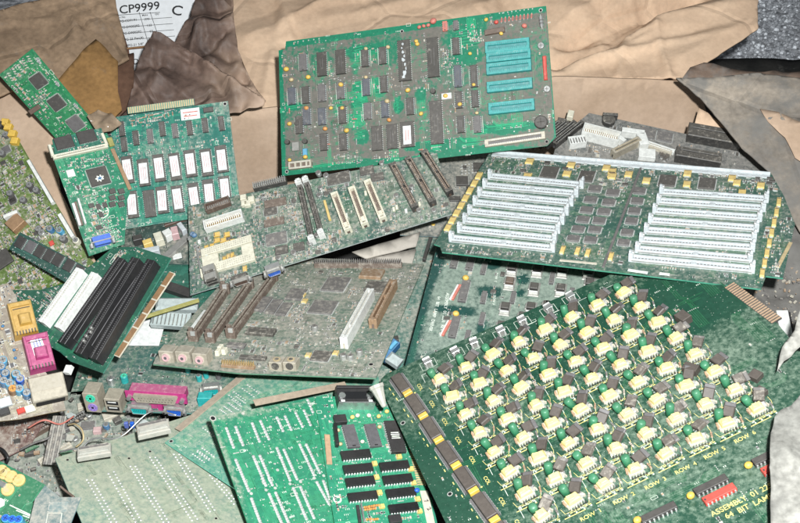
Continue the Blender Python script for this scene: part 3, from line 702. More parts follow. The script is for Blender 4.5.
c, L, ang = b.ends(z(278, 430), z(408, 440)); obj('pin_header', mk_header(14, 2, .0026, 'copper', .003, .008, 'gold'), b.root, (c.x, c.y, 0), ang); b.occ.append((c.x, c.y, .02, .004))
for X, Y in ((495,428),(550,428)):
    mb = MB(); mb.box(0, 0, 0, .014, .012, .010, P('steelbeige'), bev=.0006); mb.cyl(0, -.0061, .0055, .0042, .0003, P('hole'), 14, axis=1); mb.cyl(0, 0, .0101, .004, .0004, P('goldpale'), 14); mb.cyl(0, 0, .0106, .0022, .0002, P('hole'), 12)
    b.add('round_socket', mb.mesh('round_socket'), *z(X, Y + 8), occ=(.014, .014))
b.block(*z(430, 303), 28, 7, .004, 'darkchip', 'chip'); b.block(*z(335, 354), 18, 5, .003, 'greychip', 'chip'); b.block(*z(400, 402), 26, 4, .003, 'chip', 'chip', rz=.03)
o = b.bar('expansion_slot', mk_slot, z2(178, 388), z2(266, 225), .0085, .014, 'white', 'beige', 'beige', gap=.25, keys=(-.25,))
b.bar('graphics_slot', mk_slot, z2(272, 322), z2(340, 190), .009, .012, 'copper', 'brown', 'tan', gap=.3, keys=(.1,))
c, L, ang = b.ends(z2(80, 122), z2(368, 122)); obj('pin_header', mk_header(max(8, int(L / .0026)), 2, .0026, 'brown', .006, .011, 'greychip'), b.root, (c.x, c.y, 0), ang)
for k in range(-6, 7): b.occ.append((c.x + k * .008, c.y, .006, .005))
b.qfp(*z2(150, 180), 24, 17, body='greychip'); b.qfp(*z2(102, 415), 20, 12, body='chip'); b.block(*z2(268, 148), 22, 9, .004, 'copper', 'chip'); b.qfp(*z2(108, 255), 26, 16, body='greychip'); b.soj(*z2(282, 190), 20, 11)
b.soj(*z2(20, 215), 16, 12, body='greychip'); b.soj(*z(440, 195), 10, 16, body='greychip'); b.soj(*z(480, 205), 10, 16, body='greychip'); b.soj(*z(520, 215), 10, 14, body='greychip')
for X, Y in ((175,422),(198,424),(82,328),(228,408)): b.add('capacitor', mk_can(.0036, .006, 'silver', 'greychip'), *z2(X, Y))
for X, Y in ((60,412),(150,405),(42,215),(48,235)): b.tant(*z2(X, Y), 5, 4, 'yellowpale')
for X, Y in ((275,368),(290,380),(265,385)): b.block(*z(X, Y), 4, 4, .006, 'cream', 'jumper_cap')
b.marks(96); b.smd(520, 100); b.hole(*z2(265, 440)); b.done()
# ================= G: memory riser with sixteen white sockets
z = Zm(430, 145, 4.184); z2 = Zm(610, 150, 3.484)
b = Board('G', 'circuit_board', 'wide green board carrying two banks of white sockets below a long white rail', 'circuit board',
    [(490, 152), (770, 173), (756, 289), (436, 250)], [(490, 152), (771, 173), (784, 196), (795, 224), (783, 278), (766, 276), (761, 289), (442, 252), (440, 246), (434, 244)], green=(.025, .10, .055), trace=(.06, .18, .10), dust=.38, damp=.10, comp_dust=.34, seed=21, edge=(.06, .26, .17))
b.traces(200, kmax=9); b.vias(300)
LA = [(250,138),(228,176),(207,212),(187,248),(165,286),(145,322),(122,360),(88,398)]; RA = [(640,176),(618,212),(597,250),(578,288),(560,326),(542,363),(528,402),(520,442)]
LB = [(176,152),(166,184),(152,218),(137,252),(122,286),(106,320),(92,352),(70,382)]; RB = [(548,178),(538,210),(525,244),(514,280),(506,314),(500,348),(492,388),(500,424)]
for q, LL, RR_ in ((z, LA, RA), (z2, LB, RB)):
    for p0, p1 in zip(LL, RR_):
        p0, p1 = q(*p0), q(*p1)
        o = b.bar('memory_socket', mk_simm, p0, p1, .0078, .005, 'bluewhite'); L = b.ends(p0, p1)[1]
        for s_ in (-1, 1): obj('latch', mk_latch(.0068, .008, 'bluewhite'), o, (s_ * (L / 2 - .001), 0, 0), 0 if s_ > 0 else math.pi)
c, L, ang = b.ends((493, 153.5), (770, 175.5)); mb = MB()
mb.box(0, 0, 0, L, .0016, .0045, P('bluewhite'), bev=.0003); mb.box(0, -.004, 0, L, .0065, .0014, P('bluewhite'), bev=.0003)
for i in range(24): mb.box((i + .5 - 12) * L / 24 * .98, -.0088, 0, .004, .0022, .0012, P('tin'))
obj('stiffener_rail', mb.mesh('stiffener_rail'), b.root, (c.x, c.y, 0), ang)
for k in range(-20, 21): b.occ.append((c.x + k * L / 40 * math.cos(ang), c.y + k * L / 40 * math.sin(ang), .006, .007))
for X, Y in ((690,187),(672,232),(655,275),(640,315),(620,355),(600,395),(765,203),(748,243),(728,282),(708,320),(690,357),(672,400)): b.qfp(*z(X, Y), 14.5, 7.5, body='greychip')
for X, Y in ((103,145),(95,180),(85,215),(75,250),(60,290),(48,325)): b.qfp(*z2(X, Y), 14, 7.5, body='greychip')
for X, Y, w, h in ((500,118,18,13),(655,135,17,12)): b.qfp(*z(X, Y), w, h, body='chip')
for X, Y in ((200,110),(338,120)): b.qfp(*z2(X, Y), 19, 12, body='chip')
for X, Y in ((417,72),(408,134),(590,88),(573,124),(738,100),(762,115),(760,130)): b.tant(*z(X, Y), 7.5, 5.2, 'yellowpale')
for X, Y in ((8,95),(65,88),(127,110),(270,85),(268,122),(425,102),(442,117),(525,127),(460,152)): b.tant(*z2(X, Y), 7.5, 5.2, 'yellowpale')
for X, Y in ((555,443),(617,447),(660,455),(757,470)): b.tant(*z(X, Y), 4.4, 7, 'yellowpale')
for i in range(8): t = i / 7; b.tant(*z(205 - 130 * t, 133 + 217 * t), 5.4, 6.5, 'yellowpale')
for i in range(8): t = i / 7; b.tant(*z2(588 - 58 * t, 185 + 247 * t), 4.6, 7.4, 'yellowpale')
b.block(*z2(607, 365), 4, 27, .0006, 'goldpale', 'label_plate', rz=-.22)
b.bar('label_plate', mk_block_bar, z(542, 482), z(698, 497), .0035, .0005, 'beige')
b.bar('label_plate', mk_block_bar, z2(62, 418), z2(132, 428), .004, .0005, 'white'); b.bar('label_plate', mk_block_bar, z2(172, 430), z2(208, 434), .004, .0005, 'white')
b.bar('seam_strip', mk_block_bar, (641, 168), (603, 268), .003, .0012, 'greychip')
for X, Y in ((85,425),(135,425),(190,435),(410,455),(475,462)): b.lines([z(X - 12, Y), z(X - 10, Y - 8), z(X + 8, Y - 7), z(X + 10, Y + 2)], .0006)
b.marks(80); b.smd(480, 100, big=.9); b.smd(60, 0, region=[(500, 158), (760, 160), (760, 190), (495, 185)]); b.done()
# ================= H: motherboard behind G
z = Zm(530, 95, 3.2)
b = Board('H', 'motherboard', 'grey dusty motherboard with white sockets and two black connector blocks, behind the memory board', 'motherboard',
    [(589, 113), (745, 146), (790, 220), (540, 200)], [(556, 146), (574, 126), (589, 113), (686, 134), (745, 141), (770, 170), (800, 215), (540, 200)], green=(.05, .07, .055), trace=(.12, .14, .12), dust=.62, damp=.15, comp_dust=.42, seed=23, dcol=(.26, .24, .215, 1))
b.traces(90); b.vias(100)
def sbar(n, p0, p1, W, H, c, **k): return b.bar(n, mk_block_bar, p0, p1, W, H, c)
b.bar('white_socket', mk_shroud, z(165, 128), z(282, 158), .016, .016, 'white', 'gold'); 
mb = MB(); mb.box(0, 0, 0, .022, .012, .012, P('white'), bev=.0006)
for i in range(6): mb.box(-.009 + i * .0036, -.002, .012, .0014, .008, .0003, P('greychip'))
b.add('comb_connector', mb.mesh('comb_connector'), *z(148, 160), rz=.45)
sbar('white_socket', z(290, 128), z(362, 138), .007, .012, 'white'); sbar('white_socket', z(350, 140), z(362, 175), .012, .012, 'white'); sbar('white_socket', z(345, 195), z(398, 200), .014, .008, 'white'); sbar('socket_clip', z(280, 150), z(300, 165), .005, .012, 'white')
b.bar('graphics_slot', mk_slot, z(262, 200), z(346, 158), .008, .013, 'steelbeige', 'black', 'goldpale')
for i in range(5): b.bar('bus_slot', mk_slot, z(-20 + i * 24, 170 - i * 0), z(70 + i * 24, 98 - i * 0), .006, .010, 'black', 'greychip', 'tin')
b.add('coil', mk_can(.0085, .008, 'black', 'black'), *z(250, 88)); sbar('coil_clip', z(230, 75), z(278, 78), .004, .010, 'black')
b.block(*z(128, 72), 6, 7, .008, 'cream', 'connector'); b.block(*z(100, 92), 9, 5, .007, 'chip', 'connector')
b.qfp(*z(430, 135), 18, 11, body='greychip'); b.soj(*z(375, 125), 15, 9, body='greychip'); sbar('memory_slot', z(370, 158), z(460, 188), .005, .006, 'white'); b.bar('memory_slot', mk_slot, z(375, 165), z(452, 192), .005, .006, 'beige', 'greychip')
mk_pblock = cached(lambda mb, L, W, H: (mb.box(0, 0, 0, L, W, H, P('black'), bev=.001), mb.box(0, W * .2, H, L * .86, W * .3, .002, P('black'), bev=.0005), [mb.box((k + .5) * L / 9 - L / 2, -W * .25, H, .0014, W * .3, .0012, P('chip')) for k in range(9)], None)[-1])
for p0, p1, W in ((z(500, 130), z(668, 160), .022), (z(462, 200), z(605, 225), .016)):
    b.bar('parallel_connector', mk_pblock, p0, p1, W, .015)
for i in range(10): b.tant(*z(410 + R.uniform(-20, 40), 200 + R.uniform(-25, 10)), 4, 3, 'chip')
b.marks(32); b.smd(260, 80); b.done()
# ================= I: second lamp driver board
z = Zm(370, 250, 3.076)
b = Board('I', 'circuit_board', 'dark wet-stained lamp driver board, its upper left corner showing behind the largest board', 'circuit board',
    [(440, 235), (660, 262), (640, 420), (398, 392)], green=(.002, .05, .032), trace=(.012, .11, .07), dust=.66, damp=.10, comp_dust=.32, seed=25, dcol=(.25, .30, .245, 1), xdir=((440, 238), (660, 262)),
    blobs=[(460, 368, 40, 14, -.3), (560, 262, 30, 8, -.25), (408, 330, 12, 70, -.5), (430, 262, 12, 22, -.4), (491, 263, 9, 5, -.6), (490, 292, 10, 5, -.6), (523, 279, 5, 4, -.6), (520, 293, 4, 3, -.6), (482, 328, 5, 6, -.5), (510, 330, 12, 6, -.4), (455, 310, 18, 4, -.5), (580, 298, 10, 6, -.4)])
b.traces(60, kmax=5)
for X, Y in ((262,33),(310,40)): b.dip(*z(X, Y), 8, 17, body='greychip')
for X, Y in ((290,130),(260,240)):
    b.dip(*z(X, Y), 9, 22, body='greychip'); b.drop(*z(X + 5, Y - 36), 7); b.block(*z(X - 24, Y + 2), 2.5, 16, .003, 'redpale', 'resistor_network', rz=-.2); b.block(*z(X - 31, Y + 2), 2., 16, .003, 'white', 'resistor_network', rz=-.2)
for X, Y in ((437,62),(430,104),(416,182),(405,240),(515,65),(505,122),(495,182),(470,212),(592,67),(587,125),(550,178),(672,72),(676,108),(545,178)):
    o = b.block(*z(X, Y), 11, 14, .0012, 'steel', 'transistor'); obj('transistor_body', mk_block(.0085, .009, .005, 'brown' if Y == 104 else 'chip'), o, (.0, .0015, .0012)); obj('tab', mk_block(.010, .0022, .004, 'tin'), o, (0, -.0062, .0012)); obj('tab', mk_block(.002, .009, .0022, 'steel'), o, (-.0058, .001, .0012))
ty = b.X.copy()
def btext(b, s, p0, p1, size, col='silk', sx=1.):
    c, L, ang = b.ends(p0, p1); return text(b.root, s, (c.x, c.y, .0005), size, ang, P(col, .1), sx=sx)
btext(b, 'ASSEMBLY  01 2251  REV', z(247, 82), z(212, 305), .0052); btext(b, '64  BIT  LAMP  DRIVER', z(225, 98), z(172, 300), .0052)
for X, s_ in ((392, 'ROW  E'), (385, 'ROW  F')): btext(b, s_, z(X, 60 if X > 390 else 130), z(X - 8, 110 if X > 390 else 180), .004)
for i in range(4): b.lines([z(238, 10 + 0), z(236, 14)])
for X, Y in ((350, 60), (350, 150), (345, 215), (300, 270), (380, 300), (440, 150), (560, 90), (620, 140)): b.dip(*z(X, Y), 6, 12, body='greychip')
b.marks(90); b.smd(260, 100, chips=True); b.done()
# ================= J: large lamp driver board
z = Zm(370, 250, 3.076); zc = Zm(380, 370, 3.333); zr = Zm(580, 390, 3.636); zt = Zm(560, 260, 3.267)
b = Board('J', 'circuit_board', 'largest board, dark green, filled with a square grid of cream lamps and green capacitors', 'circuit board',
    [(381, 380), (672, 248), (860, 425), (482, 640)], [(381, 379), (386, 374), (672, 247), (725, 285), (777, 323), (793, 342), (860, 425), (905, 500), (860, 640), (560, 760), (380, 386)], green=(.004, .052, .022), trace=(.012, .11, .045), dust=.38, damp=.09, comp_dust=.24, seed=27, dcol=(.21, .27, .20, 1), rough=.22, edge=(.1, .3, .15), xdir=((440, 381), (624, 294)),
    blobs=[(745, 330, 50, 26, .08), (700, 470, 90, 40, .06), (640, 470, 60, 30, .05), (720, 390, 60, 45, .06), (680, 300, 34, 26, -.35), (690, 320, 22, 14, -.3), (730, 305, 20, 12, -.2), (560, 330, 60, 30, -.15), (450, 480, 40, 50, -.2)])
b.traces(150, kmax=6, wid=.0008, pitch=.002)
G0 = [Vector(p) for p in ((440, 381), (624, 294), (757, 410), (542, 517))]
# homography of the lamp grid on the board: four corners in board metres, cells evenly spaced between them
GC = [Vector(b.loc(*p)) for p in G0]
def cell(i, j):
    s_, t = i / 7, j / 7
    return (GC[0] * (1 - s_) + GC[1] * s_) * (1 - t) + (GC[3] * (1 - s_) + GC[2] * s_) * t
ang0 = math.atan2((GC[1] - GC[0]).y, (GC[1] - GC[0]).x)
def m_lamp(seed=0):
    rv = random.Random(seed); mb = MB(); L_, W_ = .0118 + rv.uniform(-.0015, .0014), .0084 + rv.uniform(-.0008, .001)
    mb.box(0, 0, 0, L_ * 1.25, W_ * 1.12, .0022, P('beige'), bev=.0004)
    mb.box(.0004, 0, .0022, L_, W_, .0042, P('lampcream'), bev=.0012, taper=.88)
    mb.box(-.0004 + rv.uniform(-.001, .001), .0003, .0064, L_ * .5, W_ * .55, .0012, P('lampcream'), bev=.0005, rz=rv.uniform(-.3, .3))
    mb.box(-L_ * .60, rv.uniform(-.001, .001), .0003, .0022, .0040, .0030, P('tan'), bev=.0004, rz=rv.uniform(-.3, .3)); mb.box(-L_ * .60, .0022, .0003, .0016, .0018, .0042, P('tan'), bev=.0003)
    mb.box(L_ * .66, .0006, .0003, .0024, .0052, .0024, P('tin'), bev=.0004); mb.box(L_ * .82, -.0010, .0003, .0018, .0032, .0030, P('beige'), bev=.0003, rz=.4); mb.box(L_ * .74, .0030, .0003, .0030, .0014, .0016, P('silver'))
    for k in range(6):
        mb.box(-.006 + k * .0026, -W_ * .72, 0, .0012, .0012, .0028, P('tin') if k % 2 else P('cream')); mb.box(-.0048 + k * .0026, -W_ * .9, 0, .0013, .0014, .0014, P('darkchip'))
    mb.v = [(x + rv.uniform(-.00035, .00035), y + rv.uniform(-.00035, .00035), z + (rv.uniform(-.0004, .0004) if z > .0005 else 0)) for x, y, z in mb.v]
    return mb.mesh('lamp')
def m_gcap():
    mb = MB(); mb.cyl(0, 0, 0, .0042, .0125, P('capgreen'), 14, bev=.0013, r2=.0040); mb.cyl(0, 0, .0001, .0039, .0008, P('chip'), 14); return mb.mesh('capacitor', True)
def m_trans():
    mb = MB(); T = P('transistor')
    # flat bodied power transistor leaning over on its three legs
    a = .28; c, s_ = math.cos(a), math.sin(a)
    def pt(x, y, zz): return (x, y * c - zz * s_, .0030 + y * s_ + zz * c)
    for (w, h, d, x, y, z0, m) in ((.0098, .0100, .0042, 0, .001, 0, T), (.0098, .0040, .0022, 0, .0079, .0001, P('greychip'))):
        r = [[pt(x + p * w / 2, y + q * h / 2, z0) for p, q in ((-1, -1), (1, -1), (1, 1), (-1, 1))], [pt(x + p * w / 2, y + q * h / 2, z0 + d * .75) for p, q in ((-1, -1), (1, -1), (1, 1), (-1, 1))], [pt(x + p * (w / 2 - .0007), y + q * (h / 2 - .0007), z0 + d) for p, q in ((-1, -1), (1, -1), (1, 1), (-1, 1))]]
        mb.rings(r, m)
    for x in (-.003, 0, .003): mb.tube([pt(x, -.005, .0015), pt(x, -.0078, .0012), (x, -.0075, 0)], .0004, P('tin'), 4)
    return mb.mesh('transistor')
lamps, gcap, trn = [m_lamp(k) for k in range(5)], m_gcap(), m_trans()
CUR[0] = .44; lamps2, trn2 = [m_lamp(k + 9) for k in range(4)], m_trans(); CUR[0] = b.cd
rj = random.Random(4)
for j in range(8):
    for i in range(8):
        c = cell(i, j); cx = Vector((math.cos(ang0), math.sin(ang0))); cy = Vector((-cx.y, cx.x))
        w = lambda du, dv: c + cx * du + cy * dv
        q = w(0, 0); b.occ.append((q.x, q.y, .013, .012))
        dusty = (i + j > 8 or j > 5) and rj.random() < .6
        obj('lamp', rj.choice(lamps2 if dusty else lamps), b.root, (q.x, q.y, 0), rot=(rj.uniform(-.06, .06), rj.uniform(-.06, .06), ang0 + rj.uniform(-.22, .22)))
        q = w(-.0022, .0082) + Vector((rj.uniform(-.0012, .0012), rj.uniform(-.001, .001))); obj('capacitor', gcap, b.root, (q.x, q.y, 0), rot=(rj.uniform(-.35, .25), rj.uniform(-.35, .35), rj.uniform(0, 6)))
        q = w(.0075, .0085); obj('transistor', trn2 if dusty else trn, b.root, (q.x, q.y, 0), rot=(rj.uniform(-.3, .3), rj.uniform(-.3, .3), ang0 - 1.1 + rj.uniform(-.6, .6)))
        L = [w(-.013, -.002), w(-.0115, -.0085), w(.0115, -.0085), w(.0155, .002), w(.0155, .008)]
        for k in range(4): b.seg(L[k], L[k + 1], .0005, .00026, P('silkyellow', .35))
        L = [w(-.014, .007), w(-.014, .019), w(-.001, .019)]
        for k in range(2): b.seg(L[k], L[k + 1], .0005, .00026, P('silk', .3))
        for k in range(7):
            if rj.random() < .8: q = w(-.011 + k * .0035, -.0100); b.seg(q, q + cx * .0026, .0011, .00026, P('silkyellow', .1) if k % 4 else b.sk)
        q = w(.0135 + rj.uniform(-.001, .001), -.003); obj('resistor', mk_axial(.008, .0010, rj.choice(('beige', 'tan', 'silver')), 'brown'), b.root, (q.x, q.y, 0), ang0 + 1.4 + rj.uniform(-.3, .3))
        for k in range(8): q = w(-.012 + k * .0034 + rj.uniform(-.0006, .0006), -.0118); b.dot(q.x, q.y, .0009, .0003, P('silk', .1) if k % 2 else P('hole', -.3), 5)
        q0 = w(-.014, -.0131); b.seg(q0, q0 + cx * .020, .0009, .00026, P('silkyellow', .2))
        for k in range(5): q = w(-.003 + k * .004 + rj.uniform(-.001, .001), .0150 + rj.uniform(-.001, .001)); b.dot(q.x, q.y, .0008, .0003, b.sv, 5)
        for k in range(4): q = w(-.009 + k * .006, -.0092); b.dot(q.x, q.y, .0008, .0003, b.sv)
# long dark resistor packs along the left edge with yellow spacers
PX = [(395, 376), (409, 396), (424.5, 419), (440, 443), (457.5, 468.5), (475, 494), (496, 523), (514, 549)]
for a, c2 in zip(PX, PX[1:]):
    a, c2 = Vector(a), Vector(c2); d = c2 - a
    b.bar('resistor_pack', cached(lambda mb, L: (mb.box(0, 0, 0, L, .0105, .0062, P('transistor'), bev=.0006), mb.box(0, -.0068, 0, L, .0022, .0035, P('greychip')), mb.box(0, .0068, 0, L, .0022, .0035, P('greychip')), [mb.box((k + .5) * L / 10 - L / 2, s_ * .0079, 0, .0012, .001, .0025, P('tin')) for k in range(10) for s_ in (-1, 1)], None)[-1]), a + d * .12, a + d * .88)
    b.bar('spacer', cached(lambda mb, L: (mb.box(0, 0, 0, .0052, .0092, .0068, P('yellow'), bev=.0005), None)[-1]), a + d * .9, a + d * 1.1)
    for k in range(3): q = a + d * (.3 + .25 * k); b.lines([(q.x - 10, q.y + 6), (q.x - 8.5, q.y + 8.5)], .001, P('silkyellow', .1))
for i in range(8):
    c = cell(0, i); cx = Vector((math.cos(ang0), math.sin(ang0)))
    q = c - cx * .021 + Vector((0, .004)); text(b.root, 'COL', (q.x, q.y, .0006), .0052, ang0 - 1.5, P('silkyellow', .1))
    q = c - cx * .028; b.dot(q.x, q.y, .0012, .0003, P('silkyellow', .1), 4)
for i, (X, Y) in enumerate(((40,455),(160,395),(275,340),(385,285),(490,230),(600,172))): btext(b, 'ROW  %d' % (i + 1), zr(X - 40, Y + 20), zr(X + 40, Y - 20), .0058, 'silkyellow')
btext(b, 'ASSEMBLY  01 2251', zr(430, 478), zr(760, 315), .0072, 'silkyellow'); btext(b, '64  BIT  LAMP', zr(490, 480), zr(740, 365), .0072, 'silkyellow')
def rowbar(fn, p0, p1, *a, name='chip', **k): return b.bar(name, fn, p0, p1, *a, **k)
mk_dipbar = cached(lambda mb, L, W, c='chip': (mb.box(0, 0, .0008, L, W - .002, .0045, P(c), bev=.0005), [mb.box((k + .5) * L / 8 - L / 2, s_ * (W / 2 - .0007), 0, .0014, .001, .0036, P('tin')) for k in range(8) for s_ in (-1, 1)], mb.box(-L / 2 + .0015, 0, .0054, .0016, .002, .0001, P('hole')), None)[-1])
for p0, p1, n_ in ((zr(225, 484), zr(350, 425), 'chip'), (zr(420, 382), zr(535, 325), 'chip'), (zr(632, 275), zr(735, 225), 'chip')): b.bar(n_, mk_dipbar, p0, p1, .009, 'chip')
for p0, p1 in ((zr(452, 415), zr(565, 358)), (zr(665, 308), zr(760, 262))): b.bar('resistor_network', mk_dipbar, p0, p1, .009, 'red')
for X, Y in ((405,395),(615,285),(212,484)): b.drop(*zr(X, Y), 9, 'yellow')
mk_clip = cached(lambda mb: (mb.box(0, 0, 0, .0085, .009, .0012, P('steel')), mb.box(0, .003, .0012, .0078, .0016, .007, P('silver'), bev=.0003), mb.box(0, -.001, .006, .0085, .0065, .0012, P('silver'), bev=.0003), mb.box(-.0028, -.0042, 0, .0012, .0012, .006, P('tin')), mb.box(.0028, -.0042, 0, .0012, .0012, .006, P('tin')), None)[-1])
for X, Y in ((180,352),(265,320),(323,292),(405,256),(470,224),(550,186),(618,150)):
    b.add('heat_clip', mk_clip(), *z(X, Y), rz=ang0 + R.uniform(-.15, .15)); u, v = b.loc(*z(X, Y))
    for k in range(4): t0, t1 = [(ang0 + .785 + 1.5708 * (k + e)) for e in (0, 1)]; b.seg((u + .0115 * math.cos(t0), v + .0085 * math.sin(t0)), (u + .0115 * math.cos(t1), v + .0085 * math.sin(t1)), .0005, .00026, b.sk)
b.block(*zt(640, 385), 11, 9, .006, 'transistor', 'transistor', rz=.4); b.block(*zt(655, 440), 11, 9, .006, 'transistor', 'transistor', rz=.3); b.block(*zt(430, 365), 9, 12, .008, 'transistor', 'transistor', rz=.6); b.block(*zt(405, 200), 11, 10, .009, 'transistor', 'transistor', rz=.2)
b.bar('edge_connector', cached(lambda mb, L: (mb.box(0, 0, -.0016, L, .0115, .0016, P('chip', .3)), [mb.box((k + .5) * L / 22 - L / 2, 0, .0001, L / 22 * .55, .011, .0003, P('tan', .3)) for k in range(22)], None)[-1]), (729, 285), (777, 321), z=.0004)
for x, y in ((403, 423), (450, 494)): b.hole(x, y, .0018)
b.marks(96); b.smd(110, 60, chips=False); b.done()
# ================= K: left olive green board
z = Zm(0, 120, 6.1538); z2 = Zm(0, 200, 6.1538)
b = Board('K', 'circuit_board', 'yellow-green board crowded with tiny components, with a white strip along its right edge', 'circuit board',
    [(-70, 165), (10, 122), (97, 266), (10, 330)], [(-70, 165), (8, 122), (22, 146), (30, 160), (86, 254), (97, 266), (10, 330)], green=(.075, .14, .012), trace=(.16, .25, .05), dust=.40, comp_dust=.25, seed=31)
b.traces(90, kmax=6)
b.bar('edge_strip', mk_block_bar, z(185, 262), z(335, 520), .004, .007, 'white'); b.bar('edge_strip', mk_block_bar, z2(378, 102), z2(460, 238), .0045, .008, 'white')
b.block(*z2(110, 155), 16, 12, .010, 'copper', 'transformer', rz=.3); b.bar('white_socket', mk_block_bar, z2(45, 128), z2(130, 92), .004, .012, 'white')
b.block(*z2(22, 365), 17, 15, .003, 'chip', 'chip', rz=.1)
for X, Y, c in ((320,190,'capblue'),(400,250,'greychip'),(250,190,'greychip'),(380,200,'skyblue'),(480,262,'cream'),(270,215,'silver')): b.add('capacitor', mk_can(.004, .008, c, 'silver'), *z2(X, Y))
for X, Y in ((45,100),(20,215),(70,460),(190,410),(150,500),(230,440)): b.add('capacitor', mk_can(.004, .006, 'greychip', 'silver'), *z(X, Y))
for X, Y, c in ((40,25,'yellow'),(60,55,'yellow'),(85,95,'yellow'),(100,140,'yellow'),(5,40,'black')): b.block(*z(X, Y), 7, 6, .007, c, 'terminal', rz=.9)
b.block(*z2(320, 268), 5, 4, .003, 'red', 'fuse'); b.qfp(*z(80, 490), 9, 8); b.qfp(*z(200, 430), 8, 6); b.qfp(*z2(80, 10), 9, 7); b.qfp(*z(40, 185), 10, 8, body='greychip')
for i in range(18): b.block(R.uniform(2, 70), R.uniform(175, 260), 4, 3, .0025, R.choice(('chip', 'silver', 'beige', 'greychip')), 'component', rz=R.choice((0, 1.57))) if False else None
b.marks(48); b.smd(900, 100, big=1.2); b.smd(300, 0, region=[(0, 190), (70, 190), (70, 262), (0, 262)]); b.done()
# ================= L: memory stick
z2 = Zm(0, 200, 6.1538)
b = Board('L', 'memory_module', 'dark green memory stick with a row of seven grey chips, lying flat', 'memory module',
    [(20, 232), (92, 270), (80, 291), (9, 249)], green=(.004, .06, .035), dust=.2, comp_dust=.15, seed=33)
b.traces(20, kmax=4)
for X, Y in ((130,264),(190,290),(248,320),(305,345),(360,372),(428,405),(485,440)): b.soj(*z2(X, Y), 8.4, 12, body='chip' if X != 190 else 'greychip')
for i in range(12): b.add('resistor', mk_chip_resistor(), *z2(85 + i * 32, 320 + i * 16), rz=.2)
b.done()
# ================= M: riser with three black slots
z = Zm(0, 280, 4.98); z2 = Zm(60, 220, 4.98)
b = Board('M', 'circuit_board', 'dark green riser board with three long black slots and two white slots', 'circuit board',
    [(72, 240), (170, 259), (102, 374), (10, 325)], [(90, 266), (113, 247), (137, 247), (171, 258), (163, 272), (103, 373), (70, 361), (60, 352), (20, 330), (12, 305), (12, 290), (40, 290), (70, 282)], green=(.004, .10, .045), trace=(.015, .19, .09), dust=.2, comp_dust=.12, seed=35, xdir=((68, 343), (103, 366)))
b.traces(90, kmax=5); b.vias(80)
for p0, p1 in ((z(345, 322), z2(338, 195)), (z(425, 372), z2(412, 195)), (z(500, 400), z2(488, 205))):
    b.bar('slot', mk_slot, (p0[0] - 1, p0[1] + 4), (p1[0] - 1, p1[1] + 5), .0108, .0135, 'black', 'hole', 'greychip', gap=.34, pitch=.0024)
for p0, p1 in ((z(395, 318), z(650, -62)), (z(485, 352), z(722, -12))):
    c, L, ang = b.ends(p0, p1); mb = MB(); mb.tube([(-L / 2, 0, 0), (-L / 2, 0, .011), (0, 0, .0125), (L / 2, 0, .011), (L / 2, 0, 0)], .0004, P('greychip')); obj('slot_rail', mb.mesh('slot_rail'), b.root, (c.x, c.y, 0), ang)
for p0, p1 in ((z(235, 235), z2(130, 258)), (z(315, 262), z2(205, 280))):
    b.bar('white_slot', mk_slot, p0, (p1[0] - 1, p1[1] + 2), .0098, .012, 'white', 'cream', 'beige', gap=.2, keys=(.12,))
for X, Y in ((455,335),(468,312),(488,292),(492,272)): b.add('capacitor', mk_can(.0018, .0165, 'steel', 'silver'), *z(X, Y))
b.bar('edge_connector', cached(lambda mb, L: (mb.box(0, 0, 0, L, .008, .0016, P('beige'), bev=.0002), [mb.box((k + .5) * L / 6 - L / 2, 0, .0016, L / 6 * .9, .0072, .0002, P('copper')) for k in range(6)], None)[-1]), (116, 356), (172, 272), z=-.002)
b.lines([(110, 262), (116, 254)], .001); b.lines([(112, 263), (118, 255)], .001)
b.marks(38); b.smd(120, 80, chips=False); b.block(70, 371, 5, 9, .006, 'white', 'connector', rz=.4); b.done()
# ================= N: left board with coloured connectors
z = Zm(0, 280, 4.98); z2 = Zm(0, 380, 6.1538)
b = Board('N', 'motherboard', 'beige speckled motherboard carrying a yellow block connector, a magenta one and blue capacitors', 'motherboard',
    [(-50, 300), (12, 283), (48, 413), (-10, 425)], [(-50, 300), (8, 283), (16, 296), (30, 350), (62, 395), (66, 410), (48, 413), (20, 419), (-10, 422)], green=(.26, .22, .13), trace=(.4, .36, .25), dust=.32, comp_dust=.15, seed=37, edge=(.5, .38, .2))
b.traces(70, kmax=5)
def game(x, y, w, h, c, tab, lab):
    ww, hh = b.sz(x, y, w, h); mb = MB(); mb.box(0, 0, 0, ww, hh, .014, P(c), bev=.001, taper=.94); [mb.box(ww * k * .12, -hh * .44, .0132, ww * .05, hh * .1, .0015, P('hole')) for k in (-3, -2, -1, 0, 1, 2, 3)]; mb.box(ww * .02, hh * .25, .0134, ww * .7, .0008, .0012, P('hole')); mb.box(ww * .06, -hh * .1, .014, ww * .5, hh * .34, .006, P(c), bev=.0012, taper=.85); mb.box(0, hh * .36, .014, ww * .8, hh * .12, .003, P(c), bev=.0006); mb.box(-ww * .42, 0, .0135, ww * .1, hh * .8, .003, P(c), bev=.0006)
    o = b.add('coloured_connector', mb.mesh('coloured_connector'), x, y, rz=-.08, occ=(ww, hh))
    if lab:
        obj('sticker', mk_sticker(rq(ww * .45), rq(hh * .5), 'paper', 3, 'inkblue'), o, (0, hh * .12, .0202 if False else .0143), .05)
    return o
CUR[0] = .36
game(23, 322, 25, 34, 'amber', 1, False)
o = game(39, 355, 27, 36, 'magenta', 1, True)
CUR[0] = b.cd
mb = MB(); mb.box(0, 0, 0, .034, .026, .016, P('steelbeige', .35), bev=.001); mb.box(.0, -.0132, .002, .028, .0003, .010, P('hole')); mb.box(0, .004, .0161, .028, .014, .0003, P('steelbeige', .5))
b.add('metal_shell', mb.mesh('metal_shell'), 48, 392, rz=-.1, occ=(.034, .03))
